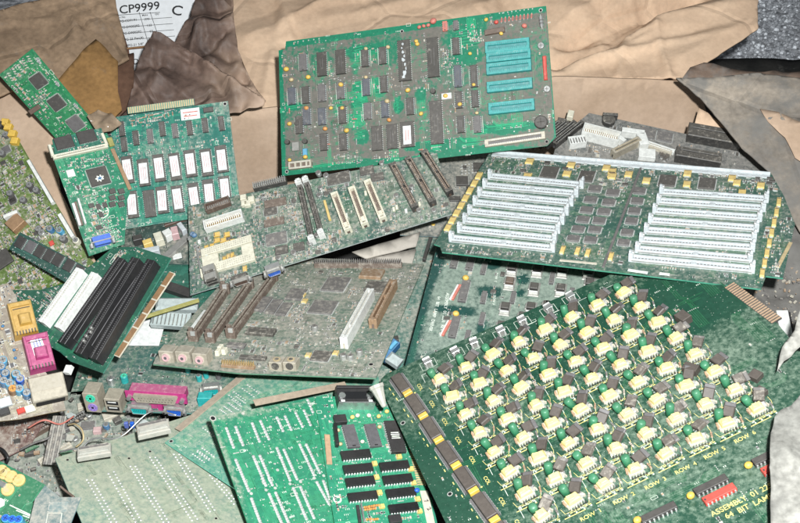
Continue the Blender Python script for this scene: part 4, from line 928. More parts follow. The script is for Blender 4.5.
for X, Y, c in ((25,25,'capblue'),(60,40,'skyblue'),(125,15,'blue'),(120,75,'skyblue'),(165,100,'capblue'),(80,75,'copper'),(10,-60,'capblue'),(35,-20,'capblue'),(20,-100,'skyblue'),(100,-15,'skyblue')):
    b.add('capacitor', mk_can(.0042, .012, c, 'silver' if c != 'copper' else 'orange'), *z2(X, Y))
b.block(*z2(32, 145), 13, 9, .006, 'bluewhite', 'connector'); b.block(*z2(130, 195), 8, 5, .005, 'red', 'connector'); b.block(*z2(28, 203), 11, 6, .006, 'chip', 'connector'); b.block(*z2(200, 60), 8, 14, .006, 'tan', 'connector'); b.block(*z2(185, 185), 10, 7, .006, 'cream', 'connector')
for i in range(8): b.drop(R.uniform(0, 20), R.uniform(300, 360), 3.5, R.choice(('brown', 'capblue', 'tan')))
b.marks(32); b.smd(220, 80); b.done()
# ================= O: port edge motherboard
z = Zm(80, 350, 4.433)
b = Board('O', 'motherboard', 'motherboard with a magenta parallel port and round keyboard sockets on its front edge', 'motherboard',
    [(112, 340), (262, 350), (232, 415), (88, 409)], [(112, 340), (262, 350), (240, 416), (188, 413), (88, 410)], green=(.03, .12, .075), trace=(.08, .2, .13), dust=.4, comp_dust=.16, seed=39)
b.traces(60, kmax=5)
mb = MB(); mb.box(0, 0, 0, .016, .018, .027, P('steelbeige'), bev=.0006)
for z0, c in ((.020, 'mint'), (.007, 'purple')):
    mb.cyl(0, -.009, z0, .0052, .0008, P(c, 0), 20, axis=1); mb.cyl(0, -.0098, z0, .0015, .0001, P('hole', 0), 8, axis=1)
    for a in range(6): mb.cyl(.0034 * math.cos(a), -.0098, z0 + .0034 * math.sin(a), .0005, .0001, P('hole', 0), 6, axis=1)
b.add('keyboard_socket', mb.mesh('keyboard_socket'), *z(76, 248), occ=(.018, .02))
mb = MB(); mb.box(0, 0, 0, .017, .017, .019, P('steelbeige'), bev=.0006)
for z0 in (.003, .011): mb.box(0, -.0086, z0, .0128, .0003, .005, P('hole', 0)); mb.box(0, -.0089, z0 + .003, .009, .0004, .0012, P('white', 0))
b.add('usb_port', mb.mesh('usb_port'), *z(165, 250), occ=(.018, .02))
mb = MB(); Mg = P('magenta')
mb.box(0, .002, .0135, .060, .013, .011, P('magenta', .42), bev=.0008); mb.box(0, -.0055, .0125, .066, .0018, .0125, Mg)
sh = dsub_shape(.048, .0095)
mb.rings([[(x, -.0064, .0188 + q) for x, q in sh], [(x, -.0105, .0188 + q) for x, q in sh]], P('steelbeige', 0), cap0=False); mb.box(.002, -.0045, 0, .005, .004, .013, Mg); mb.box(.0, .002, .0001, .050, .012, .0132, P('magenta', .3))
for s_ in (-1, 1): mb.cyl(s_ * .0285, -.0064, .0188, .0026, .005, P('silver'), 6, axis=1)
for r_ in (0, 1):
    for i in range(12): mb.cyl(-.019 + i * .0033 + r_ * .0016, -.0106, .0170 + r_ * .0034, .0005, .0001, P('hole', 0), 6, axis=1)
c, L, ang = b.ends(z(232, 240), z(485, 258)); obj('parallel_port', mb.mesh('parallel_port'), b.root, (c.x, c.y, 0), ang)
for q, ins, rows, w_ in (((275, 268), 'teal', 2, .020), ((430, 275), 'blue', 3, .018)):
    u, v = b.loc(*z(*q)); obj('serial_port' if ins == 'teal' else 'video_port', mk_dsub(w_, .012, .0115, ins, rows, 'silver'), b.root, (u, v, 0), ang)
b.add('capacitor', mk_can(.004, .009, 'silver', 'silver'), *z(140, 150)); b.add('capacitor', mk_can(.004, .009, 'teal', 'mint'), *z(200, 140)); b.block(*z(560, 235), 14, 7, .012, 'teal', 'port_insert', rz=.1)
u, v = b.loc(*z(585, 185)); obj('serial_port', mk_dsub(.018, .012, .0115, 'teal', 2, 'silver'), b.root, (u, v, 0), .25)
for X, Y in ((480,95),(560,120),(615,125),(530,135)): b.add('capacitor', mk_can(.003, .008, R.choice(('greychip', 'teal')), 'silver'), *z(X, Y))
b.marks(16); b.smd(120, 60); b.done()
# ================= P: pale solder side board
z = Zm(0, 370, 3.3333)
b = Board('P', 'circuit_board', 'pale dusty board lying solder side up with long double rows of pads', 'circuit board',
    [(55, 458), (190, 415), (290, 560), (110, 590)], green=(.10, .26, .16), trace=(.16, .34, .23), dust=.70, damp=.12, comp_dust=.2, seed=41, dcol=(.33, .335, .25, 1), xdir=((55, 458), (190, 415)))
b.traces(150, kmax=6); b.vias(120)
for p0, p1 in (((290,365),(370,505)),((308,365),(388,505)),((362,345),(452,505)),((380,338),(470,500)),((435,320),(545,505)),((452,320),(562,505)),((500,290),(640,500)),((518,290),(658,495)),((580,280),(700,470)),((598,280),(715,465)),((700,350),(780,445)),((716,352),(788,437))):
    n = int(math.dist(p0, p1) / 10.5); b.padrow(z(*p0), z(*p1), n, r=.0011, z=.0006)
for p in (z(430, 295), z(500, 272), z(225, 300), z(720, 495)): b.hole(*p, r=.0013)
b.marks(48); b.done()
# ================= Q: pale board with brown edge strip
z = Zm(80, 350, 4.433)
b = Board('Q', 'circuit_board', 'pale green bare board with a tan strip along its upper left edge', 'circuit board',
    [(165, 442), (250, 368), (400, 440), (290, 525)], [(165, 442), (175, 436), (246, 372), (378, 376), (400, 440), (290, 525)], green=(.06, .28, .15), trace=(.12, .38, .23), dust=.46, damp=.14, comp_dust=.3, seed=43, dcol=(.35, .365, .275, 1), xdir=((165, 442), (240, 491)))
b.traces(130, kmax=6); b.vias(160)
b.bar('edge_strip', mk_block_bar, (178, 430), (243, 376), .0080, .0012, 'duststrip', z=.0)
for (X, Y) in ((545,345),(500,460),(640,250),(660,200),(720,170),(520,450)):
    for r_ in range(2):
        b.padrow(z(X + r_ * 22, Y - r_ * 16), z(X + 50 + r_ * 22, Y + 36 - r_ * 16), 6, r=.001)
for k in range(5): b.padrow(z(620 + k * 18, 262 - k * 14), z(660 + k * 18, 290 - k * 14), 7, r=.0009)
for p in (z(404, 405),): b.hole(*p, r=.0016)
b.marks(80); b.done()
# ================= R: solder side board, bright green
z = Zm(190, 400, 4.253)
b = Board('R', 'circuit_board', 'bright green board lying solder side up with slanted rows of silver pads, bottom centre', 'circuit board',
    [(210, 417), (330, 394), (383, 545), (256, 546)], green=(.006, .19, .075), trace=(.02, .27, .13), dust=.2, damp=.15, comp_dust=.12, seed=45, blobs=[(222, 460, 8, 50, .3), (260, 408, 50, 6, .25)], edge=(.02, .3, .14))
b.traces(170, kmax=6); b.vias(130)
ROWS = (((155,120),(185,200)),((195,115),(225,190)),((265,100),(295,175)),((300,90),(335,165)),((370,75),(395,130)),((405,70),(430,125)),((450,55),(478,112)),((485,45),(512,105)),((500,0),(522,50)),((195,255),(250,385)),((270,240),(322,362)),((298,238),(350,360)),((370,205),(425,340)),((400,212),(455,335)),((467,190),(527,318)),((495,190),(552,308)),((262,420),(300,523)),((337,400),(390,523)),((365,395),(420,523)),((440,375),(495,505)),((470,370),(527,500)),((540,350),(590,440)),((568,345),(595,420)))
for p0, p1 in ROWS:
    n = max(5, int(math.dist(p0, p1) / 9.5)); b.padrow(z(*p0), z(*p1), n, r=.0016, z=.0009, stag=.0)
    c, L, ang = b.ends(z(*p0), z(*p1)); b.mb.box(c.x, c.y, .0001, L + .001, .0012, .00025, P('solder', .15), rz=ang)
for X, Y in ((260,398),(323,383),(362,375),(425,357),(470,348),(528,332),(568,322),(342,115),(372,298),(225,58)): u, v = b.loc(*z(X, Y)); b.dot(u, v, .0016, .0004, b.sv, 10)
b.bar('edge_strip', mk_block_bar, (254, 403), (346, 384.5), .0075, .0010, 'duststrip')
b.hole(*z(97, 78)); b.marks(96); b.done()
# ================= S: ISA card
z = Zm(300, 380, 6.1538); z2 = Zm(310, 438, 6.1538)
b = Board('S', 'expansion_card', 'green card with two columns of white-legged black chips and a metal port', 'circuit board',
    [(315, 398), (396, 392), (443, 545), (338, 545)], green=(.006, .21, .085), trace=(.03, .34, .17), dust=.16, comp_dust=.1, seed=47, edge=(.05, .4, .2))
b.traces(90, kmax=5); b.vias(100)
c, L, ang = b.ends(z(222, 150), z(445, 150)); mb = MB()
mb.box(0, .004, 0, L, .018, .010, P('chip'), bev=.0008); mb.box(0, .004, .0101, L * .6, .009, .0003, P('hole', 0)); mb.box(0, -.0062, 0, L, .0014, .012, P('silver')); mb.box(0, .0145, 0, L * .98, .003, .0115, P('chip'), bev=.0005)
for s_ in (-1, 1): mb.cyl(s_ * L * .38, .003, .0101, .0036, .0018, P('silver'), 8); mb.box(s_ * L * .38, -.004, .0101, .004, .004, .0006, P('white'))
obj('serial_port', mb.mesh('serial_port'), b.root, (c.x, c.y, 0), ang); b.occ.append((c.x, c.y, .022, .016))
b.block(*z(243, 255), 12, 8, .006, 'chip', 'chip'); b.dip(*z(310, 355), 13.5, 23, body='greychip'); b.dip(*z(445, 350), 13, 23, body='greychip'); b.bar('chip', mk_block_bar, z(210, 285), z(225, 415), .0035, .006, 'darkchip')
o = b.bar('chip', cached(lambda mb, L: (mb.box(0, 0, .001, L, .0155, .0042, P('chip'), bev=.0005), [mb.box((k + .5) * L / 14 - L / 2, s_ * .0083, 0, .0011, .001, .0034, P('tin')) for k in range(14) for s_ in (-1, 1)], None)[-1]), z(605, 458), z(555, 265))
for i in range(4): 
    mb = MB(); mb.box(0, 0, 0, .0009, .0, .0, P('silk', 0))
mb = MB()
for i in range(4): mb.box(-.003 + i * .0022, 0, 0, .0011, .009 * (1 - .1 * (i % 2)), .0001, P('inkblue' if 0 else 'silk', 0))
obj('printed_lines', mb.mesh('printed_lines'), o, (0, 0, .0053))
for grp in (((278,112),(292,197),(305,277),(320,367)), ((515,180),(535,262),(555,345),(572,438))):
    for X, Y in grp:
        w_, h_ = b.sz(*z2(X, Y), 29, 9.5)
        o = b.add('chip', mk_dip(w_, h_, 'darkchip', .0036, 'paper', .00285, .001, True), *z2(X, Y), occ=(w_, h_))
for X, Y in ((395,162),(407,245),(425,340),(440,425),(618,195),(635,280),(660,380),(672,455),(545,120)): b.tant(*z2(X, Y), 5, 4, 'yellowpale', ht=.003)
for X, Y in ((230,320),(380,390),(485,300),(318,240),(350,230),(420,230),(480,235),(245,405),(530,205)): b.drop(*z(X, Y), 4.5, R.choice(('goldpale', 'cream', 'yellowpale')))
b.drop(*z2(652, 335), 6, 'blue'); b.bar('coil', mk_block_bar, z(165, 340), z(180, 520), .0055, .002, 'tan')
for X, Y in ((345,430),(375,425),(405,420),(350,445),(385,440),(400,505),(360,505)): b.add('resistor', mk_axial(.008, .0011, 'orange', 'brown'), *z2(X, Y), rz=0)
b.bar('chip', mk_block_bar, z2(290, 420), z2(305, 523), .003, .003, 'chip'); b.bar('bracket', mk_block_bar, z2(310, 410), z2(330, 523), .0015, .004, 'silver'); b.block(*z2(520, 505), 12, 8, .004, 'chip', 'chip')
u, v = b.loc(*z2(168, 378)); b.dot(u, v, .0042, .0004, P('silk', 0), 16); b.dot(u, v, .0026, .0005, b.mg, 16)
b.bar('edge_connector', cached(lambda mb, L: (mb.box(0, 0, 0, L, .0085, .0012, P('beige')), [mb.box((k + .5) * L / 17 - L / 2, 0, .0012, L / 17 * .6, .0083, .0003, P('goldpale')) for k in range(17)], None)[-1]), z2(632, 60), z2(688, 292), z=-.0012)
b.bar('label_strip', mk_block_bar, z2(700, 325), z2(745, 530), .008, .001, 'beige')
text(b.root, '7', (b.loc(*z2(712, 392))[0], b.loc(*z2(712, 392))[1], .0016), .006, -1.2, P('ink', 0)); text(b.root, '2', (b.loc(*z2(730, 440))[0], b.loc(*z2(730, 440))[1], .0016), .006, -1.2, P('ink', 0))
b.marks(112); b.smd(110, 90, chips=False); b.done()
# ================= small and half hidden boards
b = Board('Y', 'circuit_board', 'corner of a plain green board under the card of white-legged chips', 'circuit board', [(360, 450), (432, 498), (445, 560), (370, 560)], green=(.02, .20, .09), dust=.3, seed=51)
b.traces(40); b.hole(433, 503, .0015) if False else None; b.padrow((428, 478), (436, 490), 5); b.done()
z = Zm(0, 438, 6.1538)
b = Board('T', 'circuit_board', 'green board with round yellow capacitors in the bottom left corner', 'circuit board', [(-60, 435), (46, 485), (40, 540), (-40, 540)], [(-60, 430), (0, 461), (46, 485), (32, 502), (47, 514), (42, 540), (-40, 560)], green=(.02, .17, .06), dust=.2, comp_dust=.08, seed=53, xdir=((0, 461), (46, 485)))
b.traces(25)
for X, Y in ((10,205),(30,220),(70,240),(118,262),(50,320)): b.add('capacitor', cached(lambda mb: (mb.cyl(0, 0, 0, .0062, .0025, P('yellowpale', .42), 18, bev=.0005), mb.cyl(0, 0, .00252, .0040, .0006, P('yellowpale', .45), 10), None)[-1])(), *z(X, Y))
for X, Y in ((50,512),(90,518),(130,520)): b.add('capacitor', mk_can(.004, .009, 'skyblue', 'blue'), *z(X, Y))
for r_ in range(3): b.lines([z(60 + r_ * 40, 412 + r_ * 32), z(235 + r_ * 8, 495 + r_ * 10)], .0011)
u, v = b.loc(*z(0, 400)); b.dot(u, v, .0052, .0003, b.sk, 6)
b.block(*z(18, 290), 7, 6, .004, 'silver', 'chip'); b.marks(16); b.smd(40, 30, chips=False); b.done()
b = Board('X1', 'circuit_board', 'grey dusty board in the gap between the large dusty board and the memory board', 'circuit board', [(415, 140), (530, 140), (510, 240), (400, 235)], green=(.05, .09, .07), dust=.6, comp_dust=.3, seed=55)
b.traces(60)
for x, y, w, h in ((462, 182, 12, 9), (478, 168, 10, 8), (455, 200, 11, 5), (470, 205, 9, 5)): b.soj(x, y, w, h, body='chip')
for k in range(4): b.padrow((462, 165 + k * 3), (476, 163 + k * 3), 5)
b.marks(32); b.smd(140, 60); b.done()
b = Board('X3', 'circuit_board', 'narrow green board seen between the brown-slot motherboard and the wet-stained board', 'circuit board', [(405, 225), (480, 215), (440, 300), (380, 350)], [(410, 215), (480, 205), (440, 300), (395, 385), (376, 385), (380, 350), (408, 270)], green=(.05, .15, .09), dust=.5, comp_dust=.25, seed=57)
b.traces(40); b.drop(433, 228, 6); b.drop(430, 238, 5)
b.bar('white_socket', mk_block_bar, (391, 334), (404, 305), .006, .005, 'white'); b.bar('pin_header', mk_block_bar, (424, 262), (433, 232), .004, .006, 'black'); b.block(394, 341, 9, 5, .006, 'black', 'connector')
b.bar('dark_strip', mk_block_bar, (404, 300), (421, 268), .003, .004, 'chip')
b.marks(19); b.smd(90, 50); b.done()
b = Board('X4', 'circuit_board', 'dark board under the labelled-chip card with loose white plugs along its edge', 'circuit board', [(115, 215), (215, 205), (215, 265), (120, 262)], green=(.02, .055, .035), dust=.38, comp_dust=.2, seed=59)
b.traces(40)
for x, y, w, h, c, rz in ((149, 247, 9, 5, 'yellowpale', .3), (160, 242, 8, 9, 'cream', .3), (169, 238, 8, 7, 'white', .5), (176, 236, 7, 8, 'pink', .2), (183, 232, 5, 9, 'bluewhite', .5), (152, 255, 18, 5, 'bluewhite', .1), (139, 243, 9, 5, 'chip', .2)): b.block(x, y, w, h, .011, c, 'plug', rz=rz)
b.bar('metal_strip', mk_block_bar, (163, 262), (190, 238), .009, .006, 'steel'); b.block(175, 222, 22, 5, .004, 'brown', 'connector', rz=.3)
b.smd(120, 60); b.done()
b = Board('X5', 'circuit_board', 'plain dark green board below the left end of the long motherboard', 'circuit board', [(150, 235), (215, 235), (215, 310), (140, 300)], green=(.004, .10, .05), dust=.22, comp_dust=.15, seed=61)
b.traces(25); b.bar('socket', mk_block_bar, (163, 287), (192, 297), .012, .008, 'chip'); b.block(178, 259, 9, 5, .006, 'white', 'plug', rz=.3); b.smd(30, 20); b.done()
b = Board('X6', 'circuit_board', 'shadowed green board under the riser, behind the magenta port', 'circuit board', [(100, 300), (260, 290), (250, 385), (70, 395)], green=(.02, .10, .05), dust=.4, comp_dust=.2, seed=63)
b.traces(70); b.block(120, 358, 0.1, .1, .001, 'chip', 'chip') if False else None
b.smd(130, 60); b.marks(32); b.done()
b = Board('X7', 'circuit_board', 'dust-grey board under loose scraps, below the round keyboard sockets', 'circuit board', [(-20, 400), (150, 385), (180, 470), (-20, 540)], green=(.08, .13, .08), dust=.56, damp=.3, comp_dust=.38, seed=65, dcol=(.34, .335, .28, 1))
for x, y, c_, h_ in ((20, 432, 'silver', .008), (48, 446, 'chip', .006), (90, 418, 'silver', .007), (107, 428, 'capblue', .007), (76, 441, 'silver', .006), (15, 445, 'chip', .007), (125, 436, 'copper', .006), (62, 415, 'chip', .008)): b.add('capacitor', mk_can(.0035, h_, c_, 'silver'), x, y)
for x, y, w_, h_ in ((88, 426, 16, 10), (60, 437, 14, 8), (110, 408, 14, 8), (24, 440, 15, 8), (132, 415, 12, 7), (44, 462, 14, 9)): b.qfp(x, y, w_, h_, body='greychip')
for x, y in ((100, 400), (80, 418), (36, 434), (56, 455)): b.bar('slot', mk_slot, (x - 16, y + 10), (x + 16, y - 8), .007, .007, R.choice(('black', 'beige', 'brown')), 'hole', 'tin')
b.traces(120)
for x, y, w, h, c, rz in ((30, 453, 10, 8, 'chip', .1), (115, 415, 24, 8, 'beige', .35), (98, 432, 8, 5, 'pink', 0), (68, 430, 10, 5, 'greychip', .4), (40, 415, 14, 6, 'redpale', .5), (36, 424, 12, 3, 'pink', .5), (52, 425, 9, 5, 'brown', .3), (118, 422, 8, 5, 'chip', .5), (84, 408, 11, 6, 'beige', .2)): b.block(x, y, w, h, .006, c, 'connector', rz=rz)
b.marks(64); b.smd(420, 100, big=1.1); b.done()
b = Board('X8', 'circuit_board', 'reddish brown board edge below the left motherboard', 'circuit board', [(-20, 425), (48, 415), (30, 445), (-20, 470)], green=(.13, .06, .04), trace=(.2, .1, .07), dust=.42, seed=67)
b.traces(20); b.smd(20, 20); b.done()
b = Board('U1', 'circuit_board', 'bluish grey broken board fragment with a printed white square', 'circuit board', [(34, 498), (82, 497), (72, 560), (20, 560)], [(35, 499), (45, 485), (60, 497), (81, 497), (68, 530), (60, 560), (20, 560)], green=(.10, .18, .14), dust=.5, seed=69)
b.lines([(48, 513), (62, 513), (58, 540), (43, 540), (48, 513)], .0009); b.traces(8); b.done()


CUR[0] = .3
# ------------------------------------------------------------------ cardboard and paper
def card_mat(name, col, dust=.2, edge=.0, flute=0., dark=None, rough=.85, stain=.35, spec=.2, crumple=0.):
    m, nt = new_mat(name); L = nt.links.new
    out = N(nt, 'ShaderNodeOutputMaterial'); bs = N(nt, 'ShaderNodeBsdfPrincipled'); L(bs.outputs[0], out.inputs[0])
    tc = N(nt, 'ShaderNodeNewGeometry')
    n1 = N(nt, 'ShaderNodeTexNoise'); n1.inputs['Scale'].default_value = 9; n1.inputs['Detail'].default_value = 8; n1.inputs['Roughness'].default_value = .62; L(tc.outputs['Position'], n1.inputs['Vector'])
    n2 = N(nt, 'ShaderNodeTexNoise'); n2.inputs['Scale'].default_value = 160; n2.inputs['Detail'].default_value = 6; L(tc.outputs['Position'], n2.inputs['Vector'])
    n3 = N(nt, 'ShaderNodeTexNoise'); n3.inputs['Scale'].default_value = 26; n3.inputs['Detail'].default_value = 10; n3.inputs['Roughness'].default_value = .7; L(tc.outputs['Position'], n3.inputs['Vector'])
    cr = N(nt, 'ShaderNodeValToRGB'); e = cr.color_ramp.elements; dk = dark or tuple(c * .62 for c in col)
    e[0].position = .36; e[0].color = (*dk, 1); e[1].position = .60; e[1].color = (*col, 1); L(n1.outputs['Fac'], cr.inputs[0])
    mr = N(nt, 'ShaderNodeMapRange'); mr.inputs['From Min'].default_value = .3; mr.inputs['From Max'].default_value = .7; mr.inputs['To Min'].default_value = 1 - stain * .6; mr.inputs['To Max'].default_value = 1 + stain * .3; L(n2.outputs['Fac'], mr.inputs['Value'])
    sc = N(nt, 'ShaderNodeVectorMath', operation='SCALE'); L(cr.outputs[0], sc.inputs[0]); L(mr.outputs[0], sc.inputs['Scale'])
    dm = N(nt, 'ShaderNodeMapRange', interpolation_type='SMOOTHSTEP'); dm.inputs['From Min'].default_value = .95 - dust - .12; dm.inputs['From Max'].default_value = .95 - dust + .12; dm.inputs['To Max'].default_value = .85; L(n3.outputs['Fac'], dm.inputs['Value'])
    mx = N(nt, 'ShaderNodeMix', data_type='RGBA'); L(dm.outputs[0], mx.inputs[0]); L(sc.outputs[0], mx.inputs[6]); mx.inputs[7].default_value = (.19, .18, .165, 1)
    L(mx.outputs[2], bs.inputs['Base Color']); bs.inputs['Roughness'].default_value = rough; bs.inputs['Specular IOR Level'].default_value = spec
    bp = N(nt, 'ShaderNodeBump'); bp.inputs['Strength'].default_value = .35; bp.inputs['Distance'].default_value = .0015; L(n3.outputs['Fac'], bp.inputs['Height'])
    if crumple:
        last = bp
        vw = N(nt, 'ShaderNodeTexVoronoi', feature='DISTANCE_TO_EDGE'); vw.inputs['Scale'].default_value = 6.5; L(tc.outputs['Position'], vw.inputs['Vector'])
        cl = N(nt, 'ShaderNodeMapRange', interpolation_type='LINEAR'); cl.inputs['From Max'].default_value = .035; L(vw.outputs['Distance'], cl.inputs['Value'])
        b0 = N(nt, 'ShaderNodeBump'); b0.inputs['Strength'].default_value = min(1, crumple * 1.6); b0.inputs['Distance'].default_value = .0028; L(cl.outputs[0], b0.inputs['Height']); L(bp.outputs[0], b0.inputs['Normal']); last = b0
        for sc_, ds_ in ((19, .004), (45, .0016)):
            wp = N(nt, 'ShaderNodeVectorMath', operation='MULTIPLY_ADD'); nw = N(nt, 'ShaderNodeTexNoise'); nw.inputs['Scale'].default_value = sc_ * .7; L(tc.outputs['Position'], nw.inputs['Vector'])
            L(nw.outputs['Color'], wp.inputs[0]); wp.inputs[1].default_value = (.9 / sc_,) * 3; L(tc.outputs['Position'], wp.inputs[2])
            vz = N(nt, 'ShaderNodeTexVoronoi', feature='F1'); vz.inputs['Scale'].default_value = sc_; L(wp.outputs[0], vz.inputs['Vector'])
            b2 = N(nt, 'ShaderNodeBump'); b2.inputs['Strength'].default_value = crumple; b2.inputs['Distance'].default_value = ds_; L(vz.outputs['Distance'], b2.inputs['Height']); L(last.outputs[0], b2.inputs['Normal']); last = b2
        L(last.outputs[0], bs.inputs['Normal'])
    else: L(bp.outputs[0], bs.inputs['Normal'])
    return m
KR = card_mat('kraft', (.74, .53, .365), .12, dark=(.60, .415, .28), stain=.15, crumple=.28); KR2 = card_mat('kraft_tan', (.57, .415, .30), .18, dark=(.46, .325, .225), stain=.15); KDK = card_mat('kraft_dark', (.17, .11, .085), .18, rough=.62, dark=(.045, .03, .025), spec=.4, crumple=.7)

def fade(m, x0, x1, col):
    # stain that thins out to clean paper along the sheet
    nt = m.node_tree; L = nt.links.new; bs = next(n for n in nt.nodes if n.type == 'BSDF_PRINCIPLED'); src = bs.inputs['Base Color'].links[0].from_socket
    g = N(nt, 'ShaderNodeNewGeometry'); s_ = N(nt, 'ShaderNodeSeparateXYZ'); L(g.outputs['Position'], s_.inputs[0]); nz = N(nt, 'ShaderNodeTexNoise'); nz.inputs['Scale'].default_value = 14; nz.inputs['Detail'].default_value = 7; L(g.outputs['Position'], nz.inputs['Vector'])
    a = N(nt, 'ShaderNodeMath', operation='MULTIPLY_ADD'); L(nz.outputs['Fac'], a.inputs[0]); a.inputs[1].default_value = .16; L(s_.outputs['X'], a.inputs[2])
    mr = N(nt, 'ShaderNodeMapRange', interpolation_type='SMOOTHSTEP'); mr.inputs['From Min'].default_value = x0 + .08; mr.inputs['From Max'].default_value = x1 + .08; L(a.outputs[0], mr.inputs['Value'])
    mx = N(nt, 'ShaderNodeMix', data_type='RGBA'); L(mr.outputs[0], mx.inputs[0]); L(src, mx.inputs[6]); mx.inputs[7].default_value = (*col, 1); L(mx.outputs[2], bs.inputs['Base Color'])
fade(KDK, -.27, -.16, (.50, .35, .25))
KGOLD = card_mat('kraft_gold', (.30, .165, .062), .22); KDUST = card_mat('kraft_dusty', (.38, .32, .255), .42, dark=(.19, .165, .14), crumple=.35); KBROWN = card_mat('kraft_brown', (.13, .07, .045), .25)  # last one is dark brown card for the lower torn layer
GREYP = card_mat('dusty_sheet', (.46, .44, .39), .30, dark=(.2, .195, .175), stain=.6, crumple=.3); FLOORM = card_mat('box_floor', (.045, .042, .038), .25, dark=(.015, .015, .014)); FLOORL = card_mat('dusty_floor', (.24, .225, .205), .45, dark=(.12, .11, .10))  # box floor coloured near black, standing in for shadow in the gaps
LABELM = card_mat('label_white', (.78, .79, .80), .12, dark=(.70, .70, .70), stain=.1)
def sheet(name, label, cat, poly, z, n, m, thick=.003, step=.012, amp=.002, freq=12, folds=(), kind=None, parent=None, anchor=None, smooth=True, curl=None, seed=0, creases=0, cslope=.3, csize=1., steps=()):
    """A creased sheet: outline points seen at poly, lying in the plane through the anchor at height z with normal n."""
    n = Vector(n).normalized(); ax = anchor or (sum(p[0] for p in poly) / len(poly), sum(p[1] for p in poly) / len(poly)); p0 = at_z(*ax, z) if not isinstance(z, Vector) else z
    X = Vector((1, 0, 0)); X = (X - n * X.dot(n)).normalized(); Y = n.cross(X)
    def loc(x, y): d = hit(x, y, p0, n) - p0; return Vector((d.dot(X), d.dot(Y)))
    raw = [loc(*p) for p in poly]; o = []; rr = random.Random(seed)
    for i in range(len(raw)):
        a, c = raw[i], raw[(i + 1) % len(raw)]; k = max(1, int((c - a).length / step))
        for j in range(k):
            q = a.lerp(c, j / k)
            if j: d = (c - a).normalized(); q = q + Vector((-d.y, d.x)) * .0011 * noise.noise(Vector((q.x * 60, q.y * 60, seed)))
            o.append(q)
    area = sum(o[i].x * o[(i + 1) % len(o)].y - o[(i + 1) % len(o)].x * o[i].y for i in range(len(o)))
    if area < 0: o = o[::-1]
    pts = list(o); x0, x1 = min(p.x for p in o), max(p.x for p in o); y0, y1 = min(p.y for p in o), max(p.y for p in o)
    u = x0 + step / 2
    while u < x1:
        v = y0 + step / 2
        while v < y1:
            if inpoly((u, v), o): pts.append(Vector((u + rr.uniform(-.25, .25) * step, v + rr.uniform(-.25, .25) * step)))
            v += step
        u += step
    r = delaunay_2d_cdt(pts, [(i, (i + 1) % len(o)) for i in range(len(o))], [], 1, 1e-6)
    F = [(loc(*a), loc(*c), h, w) for a, c, h, w in folds]
    ext = max(x1 - x0, y1 - y0); CR = []
    for k in range(creases):
        t = rr.uniform(0, math.pi); cc = Vector((rr.uniform(x0, x1), rr.uniform(y0, y1))); CR.append((cc, Vector((math.cos(t), math.sin(t))), rr.uniform(.25, .6) * ext * .6, rr.choice((-1, 1)) * rr.uniform(.5, 1) * cslope, rr.uniform(.010, .028) * csize))
    SF = [(loc(*a_), loc(*c_), h_, w_) for a_, c_, h_, w_ in steps]
    def hgt(p):
        return hgt0(p) + sum(sl * w_ * max(0, 1 - abs((p - cc).dot(Vector((-d_.y, d_.x)))) / w_) * max(0, 1 - abs((p - cc).dot(d_)) / L_) for cc, d_, L_, sl, w_ in CR) + sum(h_ * max(0, min(1, (c_ - a_).normalized().cross(p - a_) / w_)) * max(0, min(1, .3 + 3 * (p - a_).dot((c_ - a_)) / (c_ - a_).length_squared)) for a_, c_, h_, w_ in SF)
    def hgt0(p):
        q = Vector((p.x * freq, p.y * freq, seed * 3.3)); h = amp * noise.fractal(q, .8, 2.2, 4) + amp * .7 * (1 - 2 * abs(noise.noise(q * 1.7 + Vector((5, 2, 1)))))
        for a, c, hh, w in F:
            d = c - a; t = max(0, min(1, (p - a).dot(d) / d.length_squared)); ds = (p - (a + d * t)).length
            h += hh * math.exp(-ds / w) if seed >= 20 or seed != 2 else hh * max(0, 1 - ds / (w * 2))
        return h
    mb = MB(); mb.v = [(p.x, p.y, hgt(p)) for p in r[0]]; mb.f = [tuple(f) for f in r[2]]; mb.mats = [m]; mb.m = [0] * len(mb.f)
    me = mb.mesh(name, smooth); ob = bpy.data.objects.new(name, me); COL.objects.link(ob)
    Mx = Matrix((X, Y, n)).transposed().to_4x4(); Mx.translation = p0; ob.matrix_world = Mx
    if thick: md = ob.modifiers.new('thickness', 'SOLIDIFY'); md.thickness = thick; md.offset = -1
    if kind: ob['kind'] = kind; ob['label'] = label
    elif parent is None: tag(ob, label, cat)
    else:
        mw = ob.matrix_world.copy(); ob.parent = parent; ob.matrix_parent_inverse = parent.matrix_world.inverted(); ob.matrix_world = mw
    return ob
